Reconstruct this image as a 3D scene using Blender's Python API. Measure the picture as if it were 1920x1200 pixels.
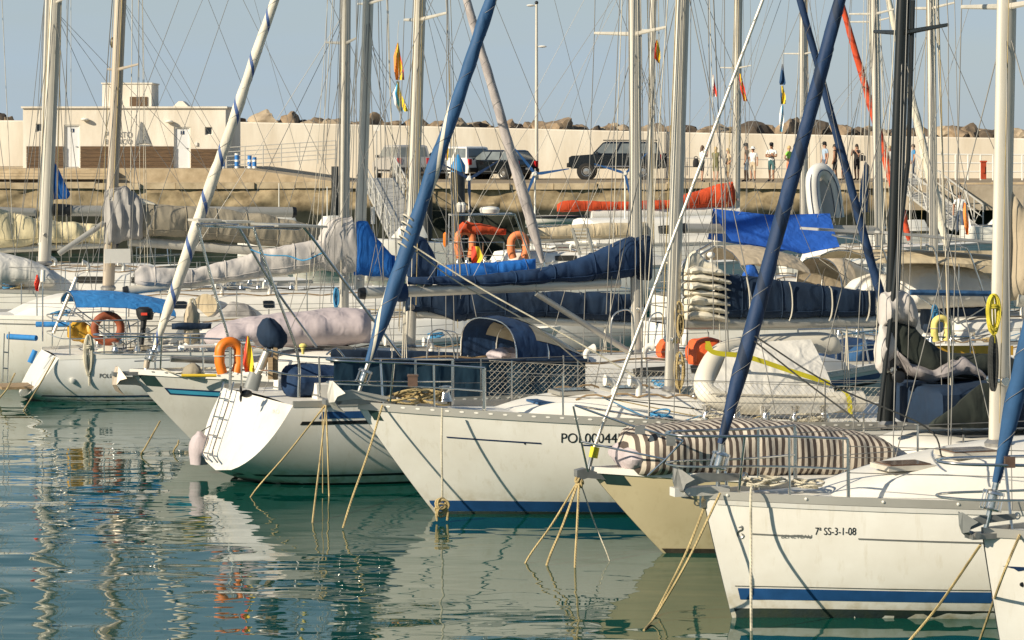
import bpy, bmesh, math, random
from mathutils import Vector, Matrix, noise
# ---------------------------------------------------------------- camera, sky, sun, exposure
for o in list(bpy.data.objects): bpy.data.objects.remove(o)
SC = bpy.context.scene
COL = SC.collection
F, H, YH = 5000.0, 5.0, 270.0          # focal length in photo pixels, eye height (m), horizon row
cam = bpy.data.cameras.new("camera"); cam.sensor_width = 36; cam.lens = F/1920*36
cam.shift_y = -(600-YH)/1920; cam.clip_end = 8000; cam.clip_start = 0.5
camo = bpy.data.objects.new("camera", cam); COL.objects.link(camo)
camo.location = (0, 0, H); camo.rotation_euler = (math.radians(90), 0, 0); SC.camera = camo
SUNV = Vector((-0.74, -0.53, 0.44)).normalized()      # towards the sun
wd = bpy.data.worlds.new("World"); SC.world = wd; wd.use_nodes = True
nt = wd.node_tree; nt.nodes.clear()
def wn(t, **k):
    n = nt.nodes.new(t)
    for a, v in k.items(): setattr(n, a, v)
    return n
sky = wn('ShaderNodeTexSky', sky_type='NISHITA', sun_disc=False)
sky.sun_elevation = math.asin(SUNV.z); sky.sun_rotation = math.atan2(SUNV.x, SUNV.y)
sky.air_density = 1.2; sky.dust_density = .55; sky.ozone_density = 2.2; sky.altitude = 0
tc = wn('ShaderNodeTexCoord')
mp = wn('ShaderNodeMapping'); mp.inputs['Scale'].default_value = (3, 3, 16)
cn = wn('ShaderNodeTexNoise'); cn.inputs['Scale'].default_value = 2.2; cn.inputs['Detail'].default_value = 4
cr = wn('ShaderNodeValToRGB'); cr.color_ramp.elements[0].position = .42; cr.color_ramp.elements[1].position = .72
cr.color_ramp.elements[0].color = (.80, .80, .80, 1); cr.color_ramp.elements[1].color = (1, 1, 1, 1)
mx = wn('ShaderNodeMix', data_type='RGBA'); mx.inputs['B'].default_value = (4.75, 5.9, 6.85, 1)
bg = wn('ShaderNodeBackground'); bg.inputs['Strength'].default_value = 0.07
out = wn('ShaderNodeOutputWorld'); L = nt.links.new
L(tc.outputs['Generated'], mp.inputs['Vector']); L(mp.outputs[0], cn.inputs['Vector']); L(cn.outputs[0], cr.inputs[0])

sp = wn('ShaderNodeSeparateXYZ'); el = wn('ShaderNodeMapRange'); L(tc.outputs['Generated'], sp.inputs[0]); L(sp.outputs[2], el.inputs['Value'])   # marine haze thins with elevation
el.inputs['From Min'].default_value = .05; el.inputs['From Max'].default_value = .16; el.inputs['To Min'].default_value = 1; el.inputs['To Max'].default_value = .08
mu = wn('ShaderNodeMath', operation='MULTIPLY'); L(cr.outputs[0], mu.inputs[0]); L(el.outputs[0], mu.inputs[1]); L(mu.outputs[0], mx.inputs['Factor']); L(sky.outputs[0], mx.inputs['A']); L(mx.outputs['Result'], bg.inputs['Color']); L(bg.outputs[0], out.inputs[0])
sun = bpy.data.lights.new("sun", 'SUN'); sun.energy = 4.9; sun.angle = math.radians(0.55); sun.color = (1.0, 0.89, 0.70)
suno = bpy.data.objects.new("sun", sun); COL.objects.link(suno); suno.location = (-40, -30, 40)
suno.rotation_euler = (-SUNV).to_track_quat('-Z', 'Y').to_euler()
vs = SC.view_settings; vs.view_transform = 'Standard'; vs.look = 'None'; vs.exposure = 0.37; vs.gamma = 1; vs.use_curve_mapping = False
SC.render.engine = 'CYCLES'
SC.cycles.max_bounces = 6; SC.cycles.caustics_reflective = False; SC.cycles.caustics_refractive = False
random.seed(7)
# ---------------------------------------------------------------- helpers
def W(x, y, Y): return Vector(((x-960)*Y/F, Y, H-(y-YH)*Y/F))
def lerp(a, b, t): return a+(b-a)*t
def interp(pts, x):
    if x <= pts[0][0]: return pts[0][1]
    for (x0, y0), (x1, y1) in zip(pts, pts[1:]):
        if x <= x1: return lerp(y0, y1, (x-x0)/(x1-x0) if x1 > x0 else 1)
    return pts[-1][1]
def catmull(p, n=6):
    p = [Vector(q) for q in p]
    if len(p) < 3: return p
    q = [2*p[0]-p[1]]+p+[2*p[-1]-p[-2]]; r = []
    for i in range(1, len(q)-2):
        for k in range(n):
            t = k/n; a, b, c, d = q[i-1:i+3]
            r.append(.5*((2*b)+(c-a)*t+(2*a-5*b+4*c-d)*t*t+(3*b-a-3*c+d)*t**3))
    r.append(p[-1]); return r
def sag(a, b, s, n=10):
    a, b = Vector(a), Vector(b)
    return [a.lerp(b, i/n)-Vector((0, 0, 4*s*(i/n)*(1-i/n))) for i in range(n+1)]
ORG = {}
class MB:
    def __init__(s): s.v = []; s.f = []; s.m = []; s.uv = []
    def add(s, vs, fs, mi=0, uvs=None):
        o = len(s.v); s.v += [tuple(v) for v in vs]
        for f in fs: s.f.append(tuple(i+o for i in f)); s.m.append(mi)
        s.uv += (uvs if uvs else [(0, 0)]*len(vs)); return s
    def tube(s, pts, r, n=6, mi=0, cap=True, flat=1.0, up=None):
        pts = [Vector(p) for p in pts]; k = len(pts)
        rs = r if isinstance(r, (list, tuple)) else [r]*k
        T = []
        for i in range(k):
            d = pts[min(i+1, k-1)]-pts[max(i-1, 0)]
            T.append(d.normalized() if d.length > 1e-9 else Vector((0, 0, 1)))
        u = Vector(up) if up else (Vector((0, 0, 1)) if abs(T[0].z) < .9 else Vector((1, 0, 0)))
        vs, uvs, ln = [], [], 0
        for i in range(k):
            u = (u-T[i]*u.dot(T[i]))
            u = u.normalized() if u.length > 1e-6 else T[i].orthogonal().normalized()
            w = T[i].cross(u)
            if i: ln += (pts[i]-pts[i-1]).length
            for j in range(n):
                a = 2*math.pi*j/n
                vs.append(pts[i]+u*(math.cos(a)*rs[i])+w*(math.sin(a)*rs[i]*flat)); uvs.append((ln, j/n))
        fs = [(i*n+j, i*n+(j+1) % n, (i+1)*n+(j+1) % n, (i+1)*n+j) for i in range(k-1) for j in range(n)]
        if cap: fs += [tuple(range(n-1, -1, -1)), tuple((k-1)*n+j for j in range(n))]
        return s.add(vs, fs, mi, uvs)
    def grid(s, rows, mi=0, closed=False, cap=False):
        n = len(rows[0]); vs = [p for r in rows for p in r]; k = len(rows)
        uvs = [(i/(k-1), j/max(1, n-1)) for i in range(k) for j in range(n)]
        m = n if closed else n-1
        fs = [(i*n+j, i*n+(j+1) % n, (i+1)*n+(j+1) % n, (i+1)*n+j) for i in range(k-1) for j in range(m)]
        if cap: fs += [tuple(range(n-1, -1, -1)), tuple((k-1)*n+j for j in range(n))]
        return s.add(vs, fs, mi, uvs)
    def box(s, c, d, rz=0, mi=0, ax=None):
        c = Vector(c); x, y, z = (v/2 for v in d)
        if ax: X, Y_, Z = [Vector(a).normalized() for a in ax]
        else: X, Y_, Z = Vector((math.cos(rz), math.sin(rz), 0)), Vector((-math.sin(rz), math.cos(rz), 0)), Vector((0, 0, 1))
        vs = [c+X*(x*i)+Y_*(y*j)+Z*(z*k) for k in (-1, 1) for j in (-1, 1) for i in (-1, 1)]
        return s.add(vs, [(0, 2, 3, 1), (4, 5, 7, 6), (0, 1, 5, 4), (2, 6, 7, 3), (0, 4, 6, 2), (1, 3, 7, 5)], mi)
    def prism(s, poly, vec, mi=0):
        vec = Vector(vec); n = len(poly); poly = [Vector(p) for p in poly]
        vs = poly+[p+vec for p in poly]
        return s.add(vs, [tuple(range(n-1, -1, -1)), tuple(range(n, 2*n))]+[(i, (i+1) % n, n+(i+1) % n, n+i) for i in range(n)], mi)
    def lathe(s, c, prof, n=12, axis=(0, 0, 1), mi=0):
        c = Vector(c); ax = Vector(axis).normalized(); u = ax.orthogonal().normalized(); w = ax.cross(u)
        return s.grid([[c+ax*h+(u*math.cos(2*math.pi*j/n)+w*math.sin(2*math.pi*j/n))*max(r, 1e-4) for j in range(n)] for r, h in prof], mi, True, True)
    def ball(s, c, r, n=10, mi=0):
        c = Vector(c); r = Vector((r, r, r)) if not hasattr(r, '__len__') else Vector(r)
        rows = []
        for i in range(n//2+2):
            th = math.pi*(i+.0)/(n//2+1); rr = max(math.sin(th), 1e-3)
            rows.append([c+Vector((r.x*rr*math.cos(2*math.pi*j/n), r.y*rr*math.sin(2*math.pi*j/n), r.z*math.cos(th))) for j in range(n)])
        return s.grid(rows[::-1], mi, True, True)
    def torus(s, c, R, r, axis=(0, 0, 1), n=20, m=8, a0=0, a1=2*math.pi, u=None, sq=1.0, mi=0):
        ax = Vector(axis).normalized(); u = Vector(u).normalized() if u else ax.orthogonal().normalized(); w = ax.cross(u); c = Vector(c)
        full = abs(a1-a0-2*math.pi) < 1e-4; k = n+1
        rows = []
        for i in range(k):
            a = lerp(a0, a1, i/n); d = u*math.cos(a)+w*math.sin(a)
            rows.append([c+d*R+(d*math.cos(2*math.pi*j/m)+ax*(sq*math.sin(2*math.pi*j/m)))*r for j in range(m)])
        return s.grid(rows, mi, True, not full)
    def build(s, name, mat, parent=None, smooth=True, ang=38, org=None, **pr):
        me = bpy.data.meshes.new(name)
        if parent is not None: o0 = ORG[parent.name]
        else:
            if org is None:
                n = len(s.v); o0 = Vector((sum(v[0] for v in s.v)/n, sum(v[1] for v in s.v)/n, min(v[2] for v in s.v)))
            else: o0 = Vector(org)
        me.from_pydata([(v[0]-o0.x, v[1]-o0.y, v[2]-o0.z) for v in s.v], [], s.f)
        for m in (mat if isinstance(mat, (list, tuple)) else [mat]): me.materials.append(m)
        me.polygons.foreach_set('material_index', s.m)
        if any(u != (0, 0) for u in s.uv):
            ul = me.uv_layers.new(name='UVMap')
            fl = []; k_ = 0
            for f_ in s.f:
                us = [s.uv[i] for i in f_]; mxv = max(u[1] for u in us); wrap = mxv-min(u[1] for u in us) > .6
                for u in us: fl += [u[0], u[1]+1 if wrap and u[1] < .4 else u[1]]
            ul.data.foreach_set('uv', fl)
        me.update()
        if smooth:
            me.shade_smooth(); me.set_sharp_from_angle(angle=math.radians(ang))
        o = bpy.data.objects.new(name, me); COL.objects.link(o)
        if parent is not None: o.parent = parent
        else: o.location = o0
        ORG[o.name] = o0
        for k, v in pr.items(): o[k] = v
        return o
def thing(name, label, category, loc, group=None):
    o = bpy.data.objects.new(name, None); o.empty_display_size = .3; COL.objects.link(o)
    o.location = loc; ORG[o.name] = Vector(loc); o['label'] = label; o['category'] = category
    if group: o['group'] = group
    return o
def tag(o, label, category, group=None, kind=None):
    if label: o['label'] = label
    if category: o['category'] = category
    if group: o['group'] = group
    if kind: o['kind'] = kind
    return o
# ---------------------------------------------------------------- materials
MATS = {}
def mat(name, c, rough=.5, metal=0, var=.1, vs=2.5, bump=0, bs=25, coat=0, spec=.5, dirt=None, aniso=None, sheen=0, fold=0):
    m = bpy.data.materials.new(name); m.use_nodes = True; n = m.node_tree.nodes; l = m.node_tree.links.new
    p = n['Principled BSDF']; p.inputs['Roughness'].default_value = rough; p.inputs['Metallic'].default_value = metal
    p.inputs['Coat Weight'].default_value = coat; p.inputs['Coat Roughness'].default_value = .12; p.inputs['Specular IOR Level'].default_value = spec
    p.inputs['Sheen Weight'].default_value = sheen
    t = n.new('ShaderNodeTexCoord'); src = t.outputs['Object']
    if aniso:
        q = n.new('ShaderNodeMapping'); q.inputs['Scale'].default_value = aniso; l(src, q.inputs[0]); src = q.outputs[0]
    a = n.new('ShaderNodeTexNoise'); a.inputs['Scale'].default_value = vs; a.inputs['Detail'].default_value = 5; a.inputs['Roughness'].default_value = .6; l(src, a.inputs['Vector'])
    r = n.new('ShaderNodeValToRGB'); e = r.color_ramp.elements; e[0].position = .3; e[1].position = .7
    d = dirt or tuple(x*(1-var*1.6) for x in c); e[0].color = (*d, 1); e[1].color = (*[min(1, x*(1+var*.6)) for x in c], 1)
    l(a.outputs[0], r.inputs[0]); l(r.outputs[0], p.inputs['Base Color'])
    if bump:
        b = n.new('ShaderNodeTexNoise'); b.inputs['Scale'].default_value = bs; b.inputs['Detail'].default_value = 4; l(src, b.inputs['Vector'])
        bb = n.new('ShaderNodeBump'); bb.inputs['Strength'].default_value = bump; bb.inputs['Distance'].default_value = .02
        l(b.outputs[0], bb.inputs['Height']); l(bb.outputs[0], p.inputs['Normal'])
        if fold:                                              # cloth creases: stretched, warped noise
            q2 = n.new('ShaderNodeMapping'); q2.inputs['Scale'].default_value = (2.6, 2.6, .9); q2.inputs['Rotation'].default_value = (.3, .35, .2); l(t.outputs['Object'], q2.inputs[0])
            b2 = n.new('ShaderNodeTexNoise'); b2.inputs['Scale'].default_value = 1.5; b2.inputs['Detail'].default_value = 1.6; b2.inputs['Distortion'].default_value = .7; l(q2.outputs[0], b2.inputs['Vector'])
            b3 = n.new('ShaderNodeBump'); b3.inputs['Strength'].default_value = fold; b3.inputs['Distance'].default_value = .11; l(b2.outputs[0], b3.inputs['Height']); l(b3.outputs[0], bb.inputs['Normal'])
    MATS[name] = m; return m
def uvmat(name, cols, mode, k=1.0, rough=.7, spiral=0.0, width=.5, bump=.3, wob=0):
    """two colours split by bands along the U of the UV map (stripes, wraps)."""
    m = mat(name, cols[0], rough, bump=bump*.5, bs=30, fold=.35); n = m.node_tree.nodes; l = m.node_tree.links.new; p = n['Principled BSDF']
    base = p.inputs['Base Color'].links[0].from_socket
    u = n.new('ShaderNodeUVMap'); s = n.new('ShaderNodeSeparateXYZ'); l(u.outputs[0], s.inputs[0])
    a = n.new('ShaderNodeMath'); a.operation = 'MULTIPLY'; l(s.outputs[0], a.inputs[0]); a.inputs[1].default_value = k
    b = n.new('ShaderNodeMath'); b.operation = 'MULTIPLY_ADD'; l(s.outputs[1], b.inputs[0]); b.inputs[1].default_value = spiral; l(a.outputs[0], b.inputs[2])
    if wob:
        wt = n.new('ShaderNodeTexNoise'); wt.inputs['Scale'].default_value = 3.2; tcc = n.new('ShaderNodeTexCoord'); l(tcc.outputs['Object'], wt.inputs['Vector'])
        wm = n.new('ShaderNodeMath'); wm.operation = 'MULTIPLY_ADD'; l(wt.outputs[0], wm.inputs[0]); wm.inputs[1].default_value = wob*3; l(b.outputs[0], wm.inputs[2]); b = wm
    f = n.new('ShaderNodeMath'); f.operation = 'FRACT'; l(b.outputs[0], f.inputs[0])
    g = n.new('ShaderNodeMath'); g.operation = 'LESS_THAN'; l(f.outputs[0], g.inputs[0]); g.inputs[1].default_value = width
    x = n.new('ShaderNodeMix'); x.data_type = 'RGBA'; x.inputs['B'].default_value = (*cols[1], 1)
    l(g.outputs[0], x.inputs['Factor']); l(base, x.inputs['A']); l(x.outputs['Result'], p.inputs['Base Color'])
    return m
def ropemat(name, c, k=26, dark=.5):
    m = mat(name, c, .85, var=.25, vs=4, dirt=tuple(x*dark for x in c)); n = m.node_tree.nodes; l = m.node_tree.links.new; p = n['Principled BSDF']
    u = n.new('ShaderNodeUVMap'); s = n.new('ShaderNodeSeparateXYZ'); l(u.outputs[0], s.inputs[0])
    a = n.new('ShaderNodeMath'); a.operation = 'MULTIPLY'; l(s.outputs[0], a.inputs[0]); a.inputs[1].default_value = k
    b = n.new('ShaderNodeMath'); b.operation = 'MULTIPLY_ADD'; l(s.outputs[1], b.inputs[0]); b.inputs[1].default_value = 3; l(a.outputs[0], b.inputs[2])
    f = n.new('ShaderNodeMath'); f.operation = 'PINGPONG'; l(b.outputs[0], f.inputs[0]); f.inputs[1].default_value = .5
    bb = n.new('ShaderNodeBump'); bb.inputs['Strength'].default_value = .55; bb.inputs['Distance'].default_value = .012
    l(f.outputs[0], bb.inputs['Height']); l(bb.outputs[0], p.inputs['Normal']); return m
M = MATS
mat('gelcoat', (.84, .815, .755), .2, var=.05, vs=1.2, coat=.5, dirt=(.74, .70, .62))
mat('gelcoat_cool', (.76, .765, .75), .25, var=.05, vs=1.2, coat=.3, dirt=(.66, .65, .61))
mat('gelcoat_grey', (.66, .645, .60), .3, var=.05, vs=1.4, coat=.3, dirt=(.56, .54, .49))
mat('deck_white', (.80, .77, .70), .5, var=.06, vs=2, bump=.05, bs=60)
mat('deck_grey', (.52, .50, .45), .75, var=.12, vs=3, bump=.1, bs=80)
mat('cream_hull', (.62, .53, .335), .35, var=.06, vs=1.0, coat=.25, dirt=(.55, .46, .28))
mat('navy_paint', (.012, .03, .085), .3, var=.2, coat=.3)
mat('blue_paint', (.02, .085, .24), .35, var=.2, coat=.2)
mat('cyan_paint', (.05, .30, .46), .35, var=.1)
mat('black_paint', (.012, .014, .016), .4, var=.2)
mat('green_dark', (.02, .045, .042), .4, var=.2)
mat('antifoul', (.016, .03, .036), .7, var=.4, vs=6, dirt=(.035, .05, .03), bump=.2)
mat('antifoul_brown', (.05, .04, .025), .75, var=.4, vs=6, bump=.2)
mat('alu', (.50, .475, .42), .42, metal=.5, var=.06, vs=2)
mat('alu_white', (.62, .575, .49), .45, metal=.2, var=.12, vs=2.5, aniso=(2, 2, .25))
mat('alu_tan', (.50, .42, .33), .45, metal=.2, var=.08, vs=2, aniso=(1, 1, .3))
mat('alu_warm', (.66, .62, .53), .4, metal=.4, var=.06, vs=2)
mat('steel', (.66, .64, .60), .16, metal=.95, var=.05, vs=5)
mat('steel_dull', (.38, .37, .35), .4, metal=.7, var=.15, vs=8)
mat('wire', (.26, .25, .23), .5, metal=.3, var=.1)
mat('line_white', (.58, .53, .43), .8, var=.15, vs=6)
mat('line_dark', (.05, .05, .05), .8, var=.2, vs=6)
mat('black_spar', (.008, .010, .010), .30, metal=.0, var=.2, vs=1, coat=.2)
mat('black_plastic', (.015, .016, .018), .45, var=.2)
mat('grey_plastic', (.20, .21, .205), .5, var=.15)
mat('white_plastic', (.78, .75, .68), .4, var=.05)
mat('glass_dark', (.012, .016, .018), .06, var=.3, spec=.8)
mat('window_tint', (.05, .045, .03), .08, var=.2, spec=.8)
mat('hatch_brown', (.13, .075, .05), .12, var=.3, vs=5, spec=.8)
mat('vinyl_clear', (.42, .36, .25), .2, var=.15, vs=4, spec=.7)
FAB = dict(rough=.85, bump=.15, bs=22, fold=.42)
mat('navy_canvas', (.007, .034, .098), var=.25, **FAB)
mat('navy_dark_canvas', (.005, .022, .055), var=.25, **FAB)
mat('teal_canvas', (.010, .045, .080), var=.2, **FAB)
mat('sail_blue', (.022, .085, .20), var=.2, **FAB)
mat('bright_blue', (.01, .14, .50), var=.12, **FAB)
mat('tarp_blue', (.012, .10, .46), var=.12, **FAB)
mat('sky_blue_canvas', (.03, .21, .52), var=.12, **FAB)
mat('grey_canvas', (.37, .35, .33), var=.12, **FAB)
mat('lavender_canvas', (.50, .43, .44), var=.1, **FAB)
mat('pale_canvas', (.54, .50, .47), var=.12, **FAB)
mat('khaki_canvas', (.33, .285, .21), var=.12, **FAB)
mat('cream_canvas', (.72, .62, .39), var=.1, **FAB)
mat('white_canvas', (.72, .69, .63), var=.06, **FAB)
mat('beige_canvas', (.50, .41, .29), var=.1, **FAB)
mat('tan_canvas', (.62, .51, .34), var=.1, **FAB)
mat('sailcloth', (.74, .68, .55), var=.12, **FAB)
mat('dark_green_canvas', (.022, .028, .022), var=.4, **FAB)
mat('torn_grey', (.30, .27, .27), var=.25, **FAB)
mat('orange_canvas', (.62, .075, .018), var=.15, **FAB)
mat('dark_red_canvas', (.42, .055, .015), var=.15, **FAB)
mat('buoy_brown', (.33, .085, .035), .7, var=.2, bump=.2)
mat('orange', (.85, .21, .015), .5, var=.08)
mat('orange_faded', (.78, .24, .09), .75, var=.15, bump=.2)
mat('orange_red', (.80, .13, .03), .6, var=.12, bump=.2)
mat('yellow_foam', (.80, .66, .20), .7, var=.08, bump=.1)
mat('yellow', (.80, .56, .04), .6, var=.1)
mat('yellow_webbing', (.72, .62, .03), .7, var=.1)
mat('ochre', (.62, .34, .03), .5, var=.1)
mat('flag_red', (.75, .06, .03), .8, var=.1); mat('flag_yellow', (.85, .58, .03), .8, var=.1)
mat('flag_white', (.78, .76, .72), .8, var=.05); mat('flag_cyan', (.08, .42, .68), .8, var=.1); mat('flag_navy', (.01, .05, .13), .8, var=.1)
mat('flag_orange', (.85, .28, .06), .8, var=.1)
mat('teak', (.36, .25, .14), .7, var=.25, aniso=(1, 12, 12), bump=.1)
mat('wood_brown', (.13, .075, .035), .6, var=.35, vs=3, aniso=(1, 8, 14), bump=.15)
mat('rubber_hull', (.70, .66, .57), .5, var=.05, vs=2, dirt=(.62, .57, .47))
mat('hypalon_grey', (.40, .395, .38), .6, var=.06)
mat('hypalon_white', (.70, .68, .63), .5, var=.06)
mat('wall_white', (.78, .725, .63), .85, var=.1, vs=.8, bump=.2, bs=12, dirt=(.63, .55, .44), aniso=(1.6, 1, .35))
mat('wall_cream', (.74, .68, .575), .9, var=.1, vs=.6, bump=.25, bs=9, dirt=(.60, .52, .405), aniso=(1.4, 1, .3))
mat('door_white', (.72, .72, .72), .5, var=.04)
mat('concrete', (.43, .36, .27), .9, var=.2, vs=1.2, bump=.5, bs=8, dirt=(.30, .24, .17))
mat('concrete_light', (.50, .40, .265), .9, var=.25, vs=1.5, bump=.5, bs=6, dirt=(.33, .25, .15))
mat('asphalt', (.30, .23, .145), .9, var=.15, vs=1, bump=.2, bs=30)
mat('rock', (.30, .215, .135), .9, var=.5, vs=.9, bump=.7, bs=5, dirt=(.085, .065, .045))
mat('rock_pale', (.40, .32, .22), .9, var=.4, vs=.9, bump=.7, bs=5, dirt=(.18, .135, .09))
mat('rock_dark', (.12, .09, .062), .9, var=.4, vs=.9, bump=.7, bs=5, dirt=(.05, .038, .028))
mat('pile_black', (.018, .022, .025), .45, var=.3); mat('pile_blue', (.03, .22, .48), .5, var=.1)
mat('galv', (.56, .54, .49), .55, metal=.3, var=.1, vs=6)
mat('car_black', (.006, .008, .010), .15, var=.2, coat=.6); mat('car_white', (.76, .75, .72), .25, var=.03, coat=.5)
mat('car_grey', (.42, .41, .40), .25, metal=.3, var=.05, coat=.5)
mat('tyre', (.02, .019, .018), .85, var=.2); mat('chrome', (.6, .58, .55), .25, metal=.9, var=.05)
mat('tail_red', (.5, .02, .02), .2, var=.1, coat=.4); mat('head_glass', (.6, .6, .58), .1, var=.05, coat=.5)
mat('car_glass', (.16, .18, .18), .08, var=.2, vs=1.5, spec=.9)
mat('skin', (.46, .25, .16), .6, var=.08); mat('skin_tan', (.33, .165, .095), .6, var=.08)
mat('hair_dark', (.02, .014, .010), .6, var=.2); mat('hair_blond', (.52, .36, .15), .6, var=.2); mat('hair_brown', (.10, .055, .03), .6, var=.2)
for nm, c in dict(white=(.78, .77, .74), brown=(.16, .10, .06), black=(.015, .015, .018), olive=(.16, .15, .07), lightblue=(.36, .46, .58), teal=(.05, .13, .14), green=(.30, .66, .08), coral=(.75, .22, .10), beige=(.58, .47, .33), denim=(.08, .11, .17), cloud=(.45, .58, .72), blue=(.05, .30, .62)).items(): mat('cloth_'+nm, c, .85, var=.12, vs=8, bump=.2)
ropemat('rope_tan', (.55, .42, .20)); ropemat('rope_white', (.66, .60, .46)); ropemat('rope_yellow', (.70, .58, .05)); ropemat('rope_dark', (.045, .047, .045)); ropemat('rope_blue', (.06, .28, .52)); ropemat('rope_orange', (.80, .36, .10))
uvmat('sail_white_blue', [(.72, .66, .54), (.05, .10, .26)], 'u', k=1.25, spiral=1, width=.13)
uvmat('stripe_cover', [(.62, .54, .44), (.085, .062, .05)], 'u', k=42, spiral=0, width=.5, wob=.13)
uvmat('grey_wrap', [(.46, .41, .39), (.36, .32, .31)], 'u', k=1.0, spiral=1, width=.3)
uvmat('blue_white_wrap', [(.022, .085, .20), (.66, .60, .48)], 'u', k=.36, spiral=1, width=.1)
uvmat('red_wrap', [(.62, .075, .02), (.40, .04, .01)], 'u', k=1.6, spiral=1, width=.2)
uvmat('navy_wrap', [(.006, .030, .092), (.004, .017, .048)], 'u', k=1.3, spiral=1, width=.22)
uvmat('bollard_paint', [(.03, .20, .55), (.75, .75, .72)], 'u', k=3.2, width=.3)
# salt streaks, scuffs and a yellowed waterline on the topsides
for nm, stain in (('gelcoat', (.50, .42, .27)), ('gelcoat_cool', (.50, .45, .33)), ('gelcoat_grey', (.42, .37, .27)), ('cream_hull', (.42, .33, .17))):
    m = M[nm]; n = m.node_tree.nodes; l = m.node_tree.links.new; p = n['Principled BSDF']; base = p.inputs['Base Color'].links[0].from_socket
    g = n.new('ShaderNodeNewGeometry'); q = n.new('ShaderNodeMapping'); q.inputs['Scale'].default_value = (5, 5, .5); l(g.outputs['Position'], q.inputs[0])
    a = n.new('ShaderNodeTexNoise'); a.inputs['Scale'].default_value = 2.2; a.inputs['Detail'].default_value = 6; a.inputs['Roughness'].default_value = .65; l(q.outputs[0], a.inputs['Vector'])
    st = n.new('ShaderNodeMapRange'); st.inputs['From Min'].default_value = .56; st.inputs['From Max'].default_value = .78; st.inputs['To Max'].default_value = .38; l(a.outputs[0], st.inputs['Value'])
    s = n.new('ShaderNodeSeparateXYZ'); l(g.outputs['Position'], s.inputs[0]); wl = n.new('ShaderNodeMapRange'); wl.inputs['From Min'].default_value = .42; wl.inputs['From Max'].default_value = .05; wl.inputs['To Max'].default_value = .9; l(s.outputs[2], wl.inputs['Value'])
    sc = n.new('ShaderNodeTexNoise'); sc.inputs['Scale'].default_value = 7; sc.inputs['Detail'].default_value = 8; l(g.outputs['Position'], sc.inputs['Vector']); sm = n.new('ShaderNodeMapRange'); sm.inputs['From Min'].default_value = .45; sm.inputs['From Max'].default_value = .7; l(sc.outputs[0], sm.inputs['Value'])
    mu = n.new('ShaderNodeMath'); mu.operation = 'MULTIPLY'; l(wl.outputs[0], mu.inputs[0]); l(sm.outputs[0], mu.inputs[1]); mxm = n.new('ShaderNodeMath'); mxm.operation = 'MAXIMUM'; l(mu.outputs[0], mxm.inputs[0]); l(st.outputs[0], mxm.inputs[1])
    x = n.new('ShaderNodeMix'); x.data_type = 'RGBA'; x.inputs['B'].default_value = (*stain, 1); l(mxm.outputs[0], x.inputs['Factor']); l(base, x.inputs['A']); l(x.outputs['Result'], p.inputs['Base Color'])
# algae-stained quay masonry: colour changes with tide height (growth, not shade)
m = mat('quay_stone', (.40, .31, .185), .9, var=.35, vs=1.6, bump=1, bs=3, dirt=(.15, .11, .06)); n = m.node_tree.nodes; l = m.node_tree.links.new
g = n.new('ShaderNodeNewGeometry'); s = n.new('ShaderNodeSeparateXYZ'); l(g.outputs['Position'], s.inputs[0])
nz = n.new('ShaderNodeTexNoise'); nz.inputs['Scale'].default_value = .9; nz.inputs['Detail'].default_value = 6; l(g.outputs['Position'], nz.inputs['Vector'])
ad = n.new('ShaderNodeMath'); ad.operation = 'MULTIPLY_ADD'; l(nz.outputs[0], ad.inputs[0]); ad.inputs[1].default_value = .9; l(s.outputs[2], ad.inputs[2])
rp = n.new('ShaderNodeMapRange'); rp.inputs['From Min'].default_value = 2.35; rp.inputs['From Max'].default_value = 2.7; l(ad.outputs[0], rp.inputs['Value'])
mxx = n.new('ShaderNodeMix'); mxx.data_type = 'RGBA'; mxx.inputs['A'].default_value = (.014, .017, .009, 1)
l(rp.outputs[0], mxx.inputs['Factor']); l(n['Principled BSDF'].inputs['Base Color'].links[0].from_socket, mxx.inputs['B']); l(mxx.outputs['Result'], n['Principled BSDF'].inputs['Base Color'])
# harbour water
m = bpy.data.materials.new('water'); m.use_nodes = True; n = m.node_tree.nodes; l = m.node_tree.links.new; p = n['Principled BSDF']; MATS['water'] = m
p.inputs['Base Color'].default_value = (.002, .056, .042, 1); p.inputs['Roughness'].default_value = .015; p.inputs['IOR'].default_value = 1.40; p.inputs['Specular Tint'].default_value = (.84, 1, .96, 1)
g = n.new('ShaderNodeNewGeometry')
def wav(scale, sx, sy, det, dist=0):
    q = n.new('ShaderNodeMapping'); q.inputs['Scale'].default_value = (sx, sy, 1); q.inputs['Rotation'].default_value = (0, 0, .25); l(g.outputs['Position'], q.inputs[0])
    t = n.new('ShaderNodeTexNoise'); t.inputs['Scale'].default_value = scale; t.inputs['Detail'].default_value = det; t.inputs['Roughness'].default_value = .45; t.inputs['Distortion'].default_value = dist; l(q.outputs[0], t.inputs['Vector']); return t.outputs[0]
big = wav(.075, 1, 1.6, 1)
a1 = wav(.62, .7, 1.0, 1.0, .5); a2 = wav(2.3, .5, 1.0, 1.5, .4)
mr = n.new('ShaderNodeMapRange'); mr.inputs['From Min'].default_value = .38; mr.inputs['From Max'].default_value = .62; mr.inputs['To Min'].default_value = .45; mr.inputs['To Max'].default_value = 1.0; l(big, mr.inputs['Value'])
ma = n.new('ShaderNodeMath'); ma.operation = 'MULTIPLY_ADD'; l(a2, ma.inputs[0]); ma.inputs[1].default_value = .24; l(a1, ma.inputs[2])
mm = n.new('ShaderNodeMath'); mm.operation = 'MULTIPLY'; l(ma.outputs[0], mm.inputs[0]); l(mr.outputs[0], mm.inputs[1])
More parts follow.
